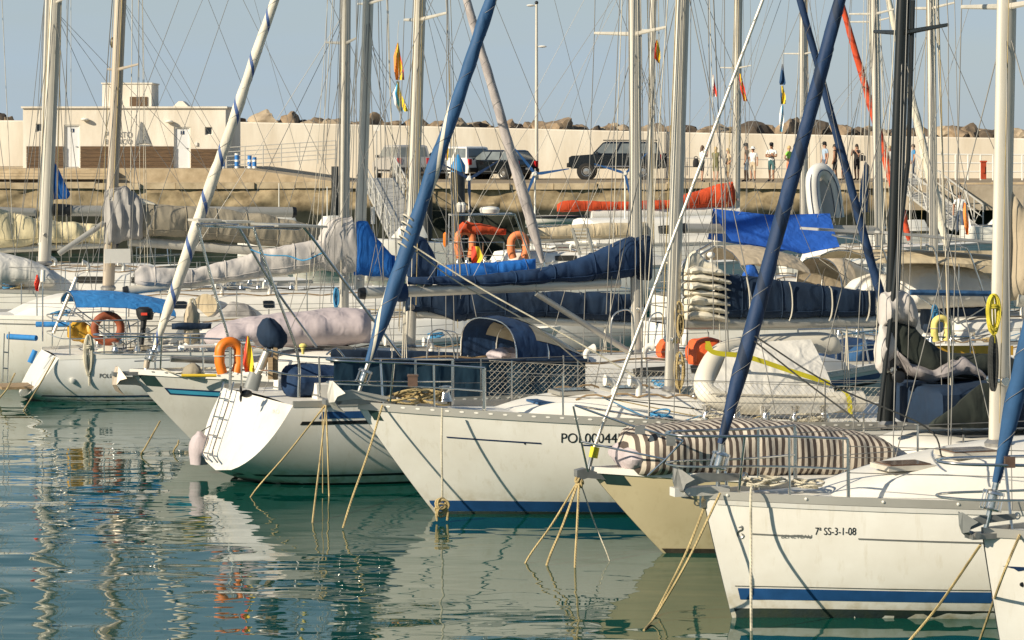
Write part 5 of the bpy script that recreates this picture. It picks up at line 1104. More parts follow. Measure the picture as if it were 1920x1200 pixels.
b = MB(); b.lathe(y8.px(386, 572, 1.2), [(.02, 0), (.2, .03), (.24, .06), (.02, .07)], 18, (D_*-.3+y8.N)); y8.part(b, 'drogue_bag', 'tan_canvas')

for Yc, sd_, bm_ in ((y4, 1, ((1284, 606), (1640, 602))), (y5, 2, ((1162, 530), (684, 550))), (y6, 3, ((780, 588), (1195, 610))), (y7, 4, ((640, 494), (240, 545))), (y8, 5, ((240, 452), (610, 480)))): Yc.gear(sd_, bm_)

# more clutter on the left hand boats
b = MB(); c = y7.px(238, 640, .1); b.torus(c, .42, .014, y7.A, 28, 6)
for k in range(5): a = k*1.2566; b.tube([c, c+y7.N*(.42*math.cos(a))+UP*(.42*math.sin(a))], .008, 5)
y7.part(b, 'steering_wheel', 'steel'); b = MB(); b.box(c-UP*.35+y7.D*.1, (.22, .3, .7), TH); y7.part(b, 'pedestal', 'white_plastic', smooth=False)
y7.pill('rolled_awning', 'navy_dark_canvas', [(322, 606), (340, 604), (396, 606)], [(322, 618), (340, 619), (396, 617)], .06, 14, 10, 2, .02, 5, b_=1.3)
y7.pill('line_bag', 'beige_canvas', [(345, 590), (352, 570), (362, 566), (374, 590)], [(345, 640), (352, 645), (362, 645), (374, 640)], .12, 10, 12, 2, .08, 5, b_=1.2)
ob2 = thing('outboard_motor', 'black outboard motor on the rail under the blue awning', 'outboard motor', y7.px(272, 640, 1.2)); c = y7.px(270, 588, 1.2); b = MB(); b.grid([[c+Vector((.17*r_*math.cos(a)+dx, .13*r_*math.sin(a), h_)) for a in [2*math.pi*j/14 for j in range(14)]] for r_, h_, dx in ((.5, .13, 0), (.95, .09, 0), (1, -.02, .02), (.8, -.12, .03))], closed=True, cap=True); b.build('cowl', M['black_plastic'], ob2); b = MB(); b.tube([c-UP*.1, c-UP*.6-D_*.05], [.06, .045], 10); b.build('leg', M['black_plastic'], ob2); b = MB(); b.box(c+Vector((.02, -.135, .0)), (.12, .01, .05)); b.build('badge', M['flag_red'], ob2, smooth=False)
for x, y, w_, h_, m_ in ((205, 664, .3, .16, 'sailcloth'), (236, 668, .24, .14, 'grey_canvas'), (265, 664, .34, .18, 'khaki_canvas'), (300, 668, .3, .15, 'pale_canvas')):
    b = MB(); c = y7.px(x, y, .7); b.grid([[c+y7.D*(w_*r_*math.cos(a)*(1+.15*math.sin(3*a)))+y7.N*(.2*r_*math.sin(a))+UP*z_*h_ for a in [2*math.pi*j/14 for j in range(14)]] for r_, z_ in ((.9, -.5), (1, 0), (.75, .6), (.2, 1))], closed=True, cap=True); y7.part(b, 'deck_bag', m_)
for x, y, m_ in ((362, 697, 'khaki_canvas'),):
    b = MB(); c = y6.px(x, y, .5); b.grid([[c+y6.D*(.16*r_*math.cos(a)*(1+.2*math.sin(3*a+x)))+y6.N*(.16*r_*math.sin(a))+UP*z_*.14 for a in [2*math.pi*j/14 for j in range(14)]] for r_, z_ in ((.9, -.5), (1, 0), (.75, .6), (.2, 1))], closed=True, cap=True); y6.part(b, 'deck_bag', m_)
y6.tubes('deck_line', 'rope_white', .012, [[(300, 690, .2), (330, 700, .5), (360, 696, .3), (400, 702, .6), (450, 690, .4)], [(290, 694, -.1), (340, 690, -.3), (420, 690, .2), (520, 684, .5)]])
# ---------------------------------------------------------------- yachts further back
random.seed(33)
def windgen(Yc, x, y, yb, b_, r=.55, blades='blue_paint', rot=0.3):
    c = Yc.px(x, y, b_); b = MB(); b.tube([Yc.px(x, yb, b_), c-UP*.08], .028, 8); p = Yc.part(b, 'wind_generator_pole', 'white_plastic')
    b = MB(); b.tube([c-Vector((0, .16, 0)), c-Vector((0, .08, 0)), c+Vector((0, .1, 0)), c+Vector((.02, .3, .02))], [.05, .10, .09, .03], 10); b.prism([c+Vector((0, .25, -.02)), c+Vector((0, .5, .16)), c+Vector((0, .52, -.05))], (.015, 0, 0)); Yc.part(b, 'generator_body', 'white_plastic', p)
    for k in range(3):
        a = rot+k*2.094; u = Vector((math.cos(a), 0, math.sin(a))); v = Vector((-math.sin(a), 0, math.cos(a))); o = c-Vector((0, .12, 0)); b = MB()
        b.prism([o+u*.06-v*.035, o+u*.2-v*.055, o+u*r-v*.015, o+u*r+v*.015, o+u*.2+v*.04, o+u*.06+v*.03], (0, .012, 0)); Yc.part(b, 'blade', blades, p, smooth=False)
# bright blue cover
y9 = Yacht('sailing_yacht', 'white yacht with bright blue sail cover at the foot of its mast', 330, 58.5, True, 10.5, 3.3, 1.25, 1.05, .8)
y9.coach(480, 980, .42, .62, slope=1.5, wins=[(700, 760), (790, 850)]); y9.rail(.05, 'alu'); y9.strip('boot_stripe', 'blue_paint', .04, .14)
y9.mast(672, 585, 690, 0, .24, 'alu_warm', 13.5, [(8.15, 1.0)]); y9.rig(lines=6); y9.stanch([.15, .3, .45, .6, .75, .9]); y9.pulpit('bow'); y9.pulpit('stern')
y9.boom([(690, 520), (1004, 512)], .08); y9.pill('mast_boot', 'bright_blue', [(663, 418), (672, 414), (688, 416), (705, 445), (735, 478)], [(663, 516), (672, 517), (688, 518), (705, 520), (735, 522)], .2, 18, 18, 2.4, .05, 2.5)
y9.pill('sail_cover', 'bright_blue', [(732, 478), (800, 492), (830, 497), (920, 491), (1004, 485)], [(732, 522), (800, 521), (920, 518), (1004, 508)], .17, 30, 16, 2.6, .03, 2)
b = MB(); b.tube([y9.px(699, 420), y9.px(699, 388)], [.05, .05], 10); b.tube([y9.px(699, 500), y9.px(699, 420)], .012, 6); y9.part(b, 'gps_antenna', 'white_plastic')
# tall white mast at far left, long boom
y10 = Yacht('sailing_yacht', 'large white yacht at far left with a tall white mast', -260, 63.5, True, 13, 4.1, 1.6, 1.35, .9)
y10.coach(-120, 420, .46, .64, slope=1.5, wins=[(130, 190), (230, 300)]); y10.rail(.05, 'alu'); y10.stanch([.2, .35, .5, .65, .8], .6)
y10.mast(83, 498, 104, 0, .31, 'alu_white', 15, [(8.45, 1.1), (11.5, .9)], dp=.65); y10.rig(lines=6)
y10.boom([(112, 395), (548, 398)], .13, 'alu', True); b = MB(); b.tube([y10.px(100, 393), y10.px(134, 395)], .15, 10, flat=.7, up=UP); y10.part(b, 'gooseneck', 'black_plastic')
y10.pill('storm_sail', 'bright_blue', [(101, 302), (108, 312), (126, 352), (131, 362)], [(101, 376), (108, 375), (126, 374), (131, 366)], .06, 10, 10, 2.2, .02)
b = MB(); b.ball(y10.px(212, 80, .35), (.08, .08, .14), 8); y8.part(b, 'steaming_light', 'black_plastic')
y10.pill('deck_tarpaulin', 'white_canvas', [(-40, 466), (0, 472), (50, 484), (85, 498), (102, 528)], [(-40, 540), (0, 540), (50, 540), (85, 538), (102, 534)], .9, 26, 18, 2.5, .05, 1.6, b_=.5, wr=.01, wk=5)
# cream sail cover
y11 = Yacht('sailing_yacht', 'yacht with a cream cloth sail cover draped behind the leftmost mast', -330, 71, True, 13, 3.9, 1.4, 1.2, .8)
y11.coach(-250, 300, .42, .62, slope=1.2); y11.mast(-42, 480, -30, 0, .26, 'alu_white', 14, [(8.6, 1.0)]); y11.rig(lines=3); y11.rail(.05, 'alu'); y11.stanch([.3, .45, .6, .75, .9])
y11.boom([(-30, 470), (215, 458)], .09); y11.pill('sail_cover', 'cream_canvas', [(-40, 350), (-10, 378), (0, 392), (40, 402), (75, 410), (120, 416), (190, 420), (215, 424)], [(-40, 480), (-10, 470), (0, 466), (40, 462), (75, 455), (120, 456), (190, 456), (215, 452)], .25, 40, 18, 2.2, .07, 1.6, wr=.03, wk=6)
y11b = Yacht('sailing_yacht', 'yacht half hidden at far left with a silver boom', -420, 78, False, 12, 3.6, 1.3, 1.1, .8)
y11b.coach(-200, 60, .4, .6); y11b.mast(76, 470, 84, 200, .18, 'alu', 12); y11b.boom([(66, 398), (-80, 392)], .12, 'alu', True); y11b.pulpit('bow'); y11b.rig(lines=3)
# mid boats, stern to the left
m1 = Yacht('sailing_yacht', 'white yacht with faded orange lifebuoys on its stern rail', 826, 80, False, 11, 3.6, 1.4, 1.3, .8, .3)
m1.coach(930, 1250, .45, .62, slope=1.5, wins=[(1020, 1060), (1080, 1130)]); m1.pulpit('stern', .8); m1.rail(.05, 'alu'); m1.stanch([.2, .35, .5, .65]); m1.strip('boot_stripe', 'navy_paint', .05, .16)
m1.mast(1218, 510, 1222, 200, .18, 'alu_white', 12.5, [(8.5, 1)]); m1.rig(lines=4); m1.boom([(1210, 440), (990, 452)], .08); m1.pill('sail_cover', 'tan_canvas', [(1000, 428), (1100, 420), (1210, 416)], [(1000, 446), (1100, 448), (1210, 444)], .2, 24, 14, 2.4, .05, 1.5)
windgen(m1, 880, 335, 480, .6, 1.0, 'navy_paint', .55); windgen(m1, 1003, 326, 470, -.5, 1.05, 'blue_paint', .15)
horseshoe(m1, 872, 458, 44, 66, 'orange_faded', 'left faded orange lifebuoy on the rail behind the navy boom', 1.0); horseshoe(m1, 972, 462, 46, 60, 'orange_faded', 'right faded orange lifebuoy behind the navy boom', 1.2)
m1.pill('rolled_canvas', 'orange_canvas', [(858, 424), (870, 414), (900, 420), (948, 430)], [(858, 440), (870, 436), (900, 440), (948, 440)], .15, 16, 12, 2, .06, 3, b_=1.1)
m1.tubes('gantry_tube', 'steel', .03, [[(850, 500, 1.4), (850, 404, 1.4), (965, 402, 1.4), (1000, 500, 1.4)], [(840, 500, -1.2), (842, 402, -1.2), (960, 400, -1.2)], [(850, 404, 1.4), (842, 402, -1.2)], [(962, 403, 1.4), (955, 400, -1.2)]], smooth=False)
b = MB(); b.lathe(m1.px(918, 396, .5), [(.1, -.1), (.28, -.05), (.31, .06), (.26, .12), (.05, .15)], 16); m1.part(b, 'radome', 'white_plastic')
for x in (861, 868): b = MB(); b.lathe(m1.px(x, 398, .8), [(.05, 0), (.09, .12), (.1, .22), (.04, .3)], 10); m1.part(b, 'antenna_dome', 'white_plastic')
t = thing('deck_ladder', 'pale aluminium plank ladder standing behind the navy sail cover', 'ladder', W(1095, 480, 76))
for x0, x1 in ((1073, 1088), (1100, 1112)): b = MB(); b.tube([W(x0, 428, 76), W(x1, 478, 76)], .05, 6); b.build('rail', M['alu'], t)
for k in range(8): b = MB(); f = k/7; b.box(W(lerp(1087, 1100, f), lerp(430, 476, f), 76), (.4, .07, .05)); b.build('rung', M['alu_white'], t, smooth=False)
flag('ensign', 'red and yellow flag hanging by the left faded orange lifebuoy', [(884, 898, 462), (884, 906, 480), (884, 904, 496)], 77, ['flag_red', 'flag_yellow'], [.5, 1], folds=.05)
b = MB(); b.lathe(W(835, 450, 74), [(.01, .22), (.06, .17), (.065, -.12), (.02, -.2)], 10); o = b.build('fender', M['orange']); tag(o, 'small orange spindle buoy hanging on a line behind the boom', 'buoy'); b = MB()
m2 = Yacht('motor_yacht', 'white boat with tan cover behind the navy sail cover', 1015, 90, False, 12, 3.8, 1.8, 1.6, .9, cat='boat'); m2.coach(1080, 1400, .8, .7, slope=1.2, wins=[(1150, 1200), (1210, 1260), (1270, 1320)]); m2.pulpit('stern'); m2.rail(.06, 'alu'); m2.stanch([.3, .5, .7])
m2.pill('deck_cover', 'tan_canvas', [(1215, 436), (1240, 440), (1250, 446)], [(1215, 520), (1240, 520), (1250, 520)], .9, 10, 12, 3, .06)
windgen(m2, 1172, 325, 470, .5, 1.1, 'blue_paint', .75)
# tender hanging behind
t = thing('tender', 'small white tender with dark base on davits behind the boom', 'dinghy', W(1040, 420, 96)); b = MB(); rows = []
for i in range(13):
    f = i/12; x = lerp(985, 1102, f); w = .7*math.sin(math.pi*min(1, .12+f*.9))**.6+.02; c = W(x, 406, 96); rows.append([c+Vector((0, w*math.cos(a), -.36*abs(math.sin(a))**.7*(1-.35*f*f))) for a in [math.pi+math.pi*j/10 for j in range(11)]])
b.grid(rows, cap=True); b.grid([[r[0]+UP*.03, r[5]*0+Vector((r[0]+r[10])/2)+UP*.03, r[10]+UP*.03] for r in rows]); b.build('hull', M['gelcoat'], t)
b = MB(); b.tube([r[0] for r in rows], .05, 8); b.build('rubbing_rail', M['black_plastic'], t)
# red covers against the quay
f1 = Yacht('sailing_yacht', 'yacht against the quay with bright orange red sail cover', 1000, 101, False, 11, 3.5, 1.3, 1.2, .8); f1.coach(1080, 1300, .5, .6); f1.rail(.05, 'alu'); f1.pulpit('stern'); f1.stanch([.25, .4, .55, .7])
f1.pill('sail_cover', 'orange_canvas', [(1045, 384), (1056, 376), (1100, 376), (1150, 378), (1250, 376), (1300, 360), (1340, 346), (1378, 338)], [(1045, 396), (1056, 398), (1100, 396), (1150, 394), (1250, 392), (1300, 390), (1340, 390), (1378, 388)], lambda t: .15+.15*t, 40, 14, 2.2, .08, 1.2)
f1.boom([(1385, 398), (1108, 404)], .24, 'gelcoat', False); f1.mast(1380, 410, 1385, 0, .32, 'alu_white', 15, [(7.95, 1.2), (11.5, 1)]); f1.rig(lines=5)
r5 = Yacht('sailing_yacht', 'yacht with red furled headsail far behind the navy stays', 1330, 95, False, 12, 3.7, 1.4, 1.2, .8); r5.mast(1508, 470, 1507, 0, .30, 'alu_white', 14.5, [(8.25, 1.2)]); r5.rig(lines=5); r5.coach(1390, 1600, .5, .6); r5.rail(.05, 'alu'); r5.stanch([.2, .4, .6, .8]); r5.pulpit('bow')
r5.stay(1705, 450, 1576, 0, .17, 'red_wrap', 1712, 480, top=12.5)
r7 = Yacht('sailing_yacht', 'yacht with twin pale masts beside the black mast', 1440, 84, False, 12, 3.7, 1.4, 1.2, .8); r7.mast(1654, 470, 1634, 0, .26, 'alu_white', 14, [(8.9, 1.1)]); r7.rig(lines=5); r7.coach(1520, 1720, .5, .6); r7.rail(.05, 'alu'); r7.pulpit('bow'); r7.stanch([.2, .4, .6])
r7.stay(1775, 460, 1680, 60, .16, 'sailcloth', 1780, 490, top=12); r7.pill('riding_sail', 'navy_canvas', [(1610, 380), (1616, 330), (1622, 300), (1630, 310)], [(1610, 398), (1616, 400), (1622, 400), (1630, 400)], .05, 8, 10, 2.2, .03)
# white inflatable stood on end
t = thing('inflatable_dinghy', 'white inflatable dinghy with dark piping stood on end behind the stays', 'dinghy', W(1550, 405, 90)); b = MB()
P = catmull([W(1530, 405, 89.6), W(1525, 370, 89.6), W(1524, 335, 89.6), W(1532, 320, 89.8), W(1546, 322, 90), W(1560, 345, 90.2), W(1567, 380, 90.3), W(1570, 408, 90.3)], 5); b.tube(P, .24, 12); b.build('tube', M['hypalon_white'], t)
for o_ in (-.1, .12): b = MB(); b.tube([p+Vector((o_, -.235, 0)) for p in P], .016, 5); b.build('piping', M['navy_paint'], t)
b = MB(); b.prism([W(1532, 405, 90), W(1530, 345, 90), W(1545, 335, 90), W(1560, 370, 90), W(1565, 405, 90)], (0, .06, 0)); b.build('floor', M['hypalon_grey'], t)
# blue tarpaulin boat
r3 = Yacht('sailing_yacht', 'white yacht under a vivid blue tarpaulin slung over its boom', 1262, 66, False, 11.5, 3.6, 1.35, 1.2, .8, .2); r3.mast(1650, 560, 1640, 0, .23, 'alu_white', 14, [(8.3, 1)]); r3.rig(lines=5); r3.coach(1400, 1700, .45, .62, wins=[(1480, 1530), (1550, 1600)]); r3.rail(.05, 'alu'); r3.pulpit('stern'); r3.stanch([.2, .35, .5, .65, .8]); r3.strip('boot_stripe', 'navy_paint', .05, .16)
r3.boom([(1645, 432), (1285, 428)], .12, 'alu', True)
b = MB(); rows = []
for i in range(25):
    f = i/24; xr = lerp(1337, 1556, f); yr = interp([(0, 391), (.45, 402), (.55, 403), (1, 400)], f); xl = lerp(1372, 1574, f); yl = interp([(0, 452), (.55, 470), (.65, 476), (1, 462)], f); tp_ = r3.px(xr, yr); bt = r3.px(xl, yl, 1.1); bk = r3.px(xl-45, yl-4, -1.1)
    rows.append([bk.lerp(tp_, j/4) for j in range(4)]+[tp_.lerp(bt, j/6)+r3.N*(.03*math.sin(i*.9)*j/6)-UP*(.06*math.sin(j/6*3.14)) for j in range(7)])
sheet(b, rows, (0, .008, -.008)); o = b.build('tarpaulin', M['tarp_blue']); tag(o, 'vivid blue tarpaulin slung like a tent over a boom', 'tarpaulin')
# beige bimini and sprayhood
r2 = Yacht('sailing_yacht', 'white yacht with beige bimini and beige sprayhood', 1245, 57, False, 11, 3.6, 1.25, 1.15, .9, .3); r2.coach(1480, 1800, .45, .62, wins=[(1560, 1610), (1640, 1700)]); r2.rail(.05, 'alu'); r2.pulpit('stern', .7); r2.stanch([.2, .35, .5, .65]); r2.strip('boot_stripe', 'navy_paint', .05, .15)
r2.bimini(1350, 1478, 462, 478, 1.15, 'beige_canvas', 585, 585, .3); r2.hood(1535, 1640, 558, .95, 1.2, 'beige_canvas', 'vinyl_clear', .6)
r2.mast(1752, 560, 1748, 200, .2, 'alu_white', 13, [(8, 1)]); r2.rig(lines=4)
r2.tubes('davit', 'steel', .025, [[(1285, 585, 1.1), (1290, 500, 1.1), (1340, 462, 1.1)], [(1275, 575, -1.1), (1280, 495, -1.1), (1335, 455, -1.1)]]); b = MB(); b.ball(r2.px(1333, 478, .6), (.09, .09, .07), 10); b.tube([r2.px(1333, 480, .6), r2.px(1333, 520, .6)], .02, 6); r2.part(b, 'gps_dome', 'white_plastic')
b = MB(); b.tube([r2.px(1318, 470, .5), r2.px(1318, 490, .5)], .06, 10); r2.part(b, 'antenna', 'white_plastic')
r2.pill('sail_bag', 'tarp_blue', [(1392, 520), (1402, 495), (1412, 494), (1424, 520)], [(1392, 524), (1402, 526), (1412, 526), (1424, 524)], .12, 10, 10, 2, .03)
# arch with solar panels, tan awning, white cover
r4 = Yacht('sailing_yacht', 'white yacht with solar panel arch and tan awning at right', 1520, 51.5, False, 11, 3.6, 1.25, 1.15, .9, .3); r4.coach(1740, 2100, .45, .62); r4.rail(.05, 'alu'); r4.stanch([.2, .35, .5, .65, .8]); r4.strip('boot_stripe', 'blue_paint', .05, .15)
for x0, x1, ya, yb_, bb_ in ((1500, 1640, 430, 438, -.6), (1640, 1846, 437, 456, .3)):
    p = [r4.px(x0, ya, bb_), r4.px(x1, yb_, bb_)]; b = MB(); b.prism([p[0], p[1], p[1]+r4.N*.9, p[0]+r4.N*.9], UP*.05); b2 = r4.part(b, 'solar_panel', 'hypalon_grey', smooth=False)
r4.bimini(1585, 1900, 468, 482, 1.2, 'tan_canvas', 600, 600, .16)
b = MB(); rows = []
for i in range(20):
    x = lerp(1690, 1905, i/19); a_, c_ = r4.px(x, 470, -1.3), r4.px(x, 535, -1.3); rows.append([a_.lerp(c_, j/5)+r4.N*(.03*math.sin(i*.8)) for j in range(6)])
sheet(b, rows, (0, .01, 0)); r4.part(b, 'side_curtain', 'tan_canvas')
r4.tubes('arch_frame', 'steel', .02, [[(1640, 640, 1.2), (1625, 470, 1.2), (1560, 440, 1.2)], [(1700, 640, 1.2), (1660, 480, 1.2), (1640, 462, 1.2)], [(1775, 620, 1.2), (1755, 480, 1.2), (1742, 462, 1.2), (1735, 460, 1.2)], [(1860, 600, 1.2), (1820, 480, 1.2), (1805, 463, 1.2), (1795, 460, 1.2)], [(1600, 640, -1.2), (1580, 470, -1.2)], [(1720, 640, -1.2), (1700, 470, -1.2)]])
r4.pill('boat_cover', 'white_canvas', [(1670, 545), (1690, 505), (1708, 494), (1740, 492), (1800, 500), (1820, 505), (1852, 545), (1856, 560)], [(1670, 575), (1690, 578), (1708, 578), (1740, 578), (1800, 576), (1820, 574), (1852, 572), (1856, 570)], .8, 30, 18, 3, .03, 1.8)
r4.pill('boat_cover', 'white_canvas', [(1592, 545), (1610, 522), (1640, 512), (1662, 516)], [(1592, 570), (1610, 572), (1640, 574), (1662, 574)], .5, 14, 14, 2.6, .03, b_=-.3)
b = MB(); b.tube([r4.px(1706, 548, 1.25), r4.px(1885, 551, 1.25)], .055, 8, flat=1.2); r4.part(b, 'folded_awning', 'sail_blue')
r4.pill('window_curtain', 'navy_dark_canvas', [(1735, 575), (1790, 570), (1870, 568)], [(1735, 625), (1790, 625), (1870, 620)], .5, 12, 10, 4, .03)
r4.mast(1990, 540, 1995, 200, .2, 'alu_white', 13); r4.rig(lines=2)
# yellow horseshoe boat
r1 = Yacht('sailing_yacht', 'white yacht with ochre stripe and a yellow horseshoe buoy', 1600, 46.5, False, 10.5, 3.4, 1.1, 1.02, .9, .3); r1.coach(1760, 2100, .4, .62, slope=1.0); r1.rail(.05, 'alu'); r1.pulpit('stern', .7); r1.stanch([.3, .45, .6, .75]); r1.strip('cove_stripe', 'ochre', -.2, -.06, .02, .98, ref='sheer')
b = MB(); rows = [[r1.px(x, 648, 1.3), r1.px(x, 666, 1.3), r1.px(x, 666, 1.2)] for x in (1715, 1780, 1860, 1900)]; b.grid(rows); r1.part(b, 'coaming', 'ochre')
horseshoe(r1, 1764, 618, 42, 58, 'yellow_foam', 'yellow horseshoe lifebuoy on the rail right of the black mast', 1.4)
r1.mast(2010, 600, 2015, 0, .2, 'alu_white', 12); r1.rig(lines=2)
r1.pill('cockpit_cloth', 'navy_canvas', [(1540, 650), (1600, 632), (1660, 640)], [(1540, 722), (1600, 725), (1660, 725)], .5, 14, 14, 4, .04, b_=.2)
r1.pill('cockpit_cloth', 'sail_blue', [(1590, 660), (1620, 640), (1655, 645)], [(1590, 720), (1620, 722), (1655, 722)], .2, 10, 12, 3, .03, b_=.9)
# small craft along the quay
for i, (x, y, Yv, L_, lab) in enumerate(((520, 392, 112, 3.4, 'small white launch moored against the quay left of centre'), (610, 402, 105, 2.6, 'small white tender near the foot of the left gangway'), (1700, 410, 112, 4.2, 'white launch below the right gangway'), (1880, 400, 112, 4.0, 'white launch at the right edge below the quay'), (760, 420, 98, 3.6, 'white launch beside the black piles'), (1140, 470, 84, 3.8, 'white dinghy hull just above the navy sail cover'))):
    c = Vector(((x-960)*Yv/F, Yv, 0)); hz = max(.8, H-(y-YH)*Yv/F-.5); t = thing('small_boat', lab, 'boat', c, 'small boats by the quay'); b = MB(); rows = []
    for k in range(15):
        f = k/14; w = .75*(1-(1-min(1, f/.55))**2.2)+.02; a_ = c+D_*(f-.5)*L_; zt = lerp(hz, hz*.85, f); rows.append([a_+N_*(w*math.cos(g))*1+UP*(zt-zt*1.15*abs(math.sin(g))**.8) for g in [math.pi*j/10 for j in range(11)]])
    b.grid(rows, cap=True); b.build('hull', M['gelcoat'], t); b = MB(); b.grid([[r[0]-UP*.04, (r[0]+r[10])/2+UP*.03, r[10]-UP*.04] for r in rows]); b.build('deck', M['deck_white'], t)
    b = MB(); c2_ = c+D_*.2; b.grid([[c2_+D_*(g*L_*.5)+N_*(q*.5)+UP*(hz+h_) for q, h_ in ((-1, 0), (-.8, hh), (.8, hh), (1, 0))] for g, hh in ((-.35, 0), (-.15, .42), (.2, .45), (.3, .05))], cap=True); b.build('cabin', M['deck_white'], t)
    b = MB(); b.tube([c+N_*.3+UP*hz, c+N_*.3+UP*(hz+1.6)], .02, 6); b.build('antenna_pole', M['white_plastic'], t)
# loose lines, hanks and small gear on the masts
coil('rope_hank', 'rope_yellow', y2.px(1862, 552, .25), .16, .42, 'yellow rope hank hung on the mast at right', .012, 10, 1, tail=.25, group='rope hanks')
coil('rope_hank', 'rope_dark', y2.px(1862, 628, .22), .09, .58, 'long black rope hank below the yellow one on the mast', .012, 9, 2, tail=.05, group='rope hanks')
coil('rope_hank', 'rope_tan', y4.px(1272, 565, .2), .13, .45, 'upper tan rope hank on the grey mast', .010, 7, 4, group='rope hanks')
coil('rope_hank', 'rope_tan', y4.px(1273, 660, .2), .16, .50, 'lower tan rope hank at the foot of the grey mast', .010, 8, 5, group='rope hanks')
coil('rope_hank', 'rope_tan', y4.px(1275, 590, .24), .10, .32, 'small tan rope hank in the middle of the grey mast', .008, 6, 6, group='rope hanks')
coil('rope_hank', 'rope_blue', y7.px(630, 540, .2), .13, .4, 'blue rope hank at the foot of the silver mast', .016, 7, 7, group='rope hanks')
coil('rope_hank', 'rope_blue', r4.px(1752, 572, 1.3), .12, .34, 'light blue rope hank on the arch left of the yellow buoy', .016, 7, 8, group='rope hanks')
coil('rope_hank', 'rope_white', y8.px(360, 560, 1.8), .18, .5, 'pale rope bundle under the boom by the grey tent', .02, 7, 9, group='rope hanks')
rope('safety_line', 'rope_blue', [y5.px(470, 468, 0), y5.px(500, 478, .3), y5.px(540, 480, .6), y5.px(570, 488, .8), y5.px(605, 474, 1.2)], .011, 'blue cord tied across the steel stern arch', 'rope', None)
t = y4.pill('liferaft_bag', 'orange_red', [(1292, 652), (1302, 636), (1330, 632), (1352, 640), (1358, 650)], [(1292, 682), (1302, 684), (1330, 682), (1352, 672), (1358, 664)], .25, 14, 14, 2.6, .05, 3, b_=-.3, thingcat='bag', label='orange red bag on deck left of the grey covered tender')
t = y5.pill('buoyancy_bag', 'orange_red', [(1234, 648), (1240, 636), (1250, 634)], [(1234, 668), (1240, 672), (1250, 670)], .12, 8, 10, 2.6, .02, 3, b_=.6, thingcat='bag', label='small orange bag left of the grey mast foot')
# diagonal sheets and black lines from the foreground stays
for Yc, l_, r_, m_, lab in ((y2, [(1415, 630, .1), (1560, 722, .5), (1735, 800, .9), (1768, 862, 1.0)], .009, 'rope_dark', 'upper black rope running from the navy furled sail to deck'), (y2, [(1415, 640, .1), (1500, 708, .4), (1590, 775, .8), (1610, 790, 1.0)], .009, 'rope_dark', 'lower black rope running from the navy furled sail to deck'), (y4, [(765, 455, .05), (900, 540, .5), (1080, 640, 1.0), (1190, 705, 1.3)], .011, 'rope_white', 'white sheet rope from the blue furled sail down right, upper'), (y4, [(765, 460, .0), (860, 530, -.4), (1000, 610, -.8), (1100, 690, -1.2)], .010, 'rope_white', 'white sheet rope from the blue furled sail down right, lower')):
    rope('sheet', m_, [Yc.px(*q) for q in l_], r_, lab, 'rope', 'headsail sheets')

for Yc, sd_, bm_ in ((y9, 11, ((690, 520), (1004, 512))), (y10, 12, ((112, 395), (548, 398))), (y11, 13, None), (m1, 14, ((1210, 440), (990, 452))), (f1, 15, ((1385, 398), (1108, 404))), (r3, 16, ((1645, 432), (1285, 428))), (r2, 17, None), (r4, 18, None), (r5, 19, None), (r7, 20, None), (r1, 21, None)): Yc.gear(sd_, bm_)
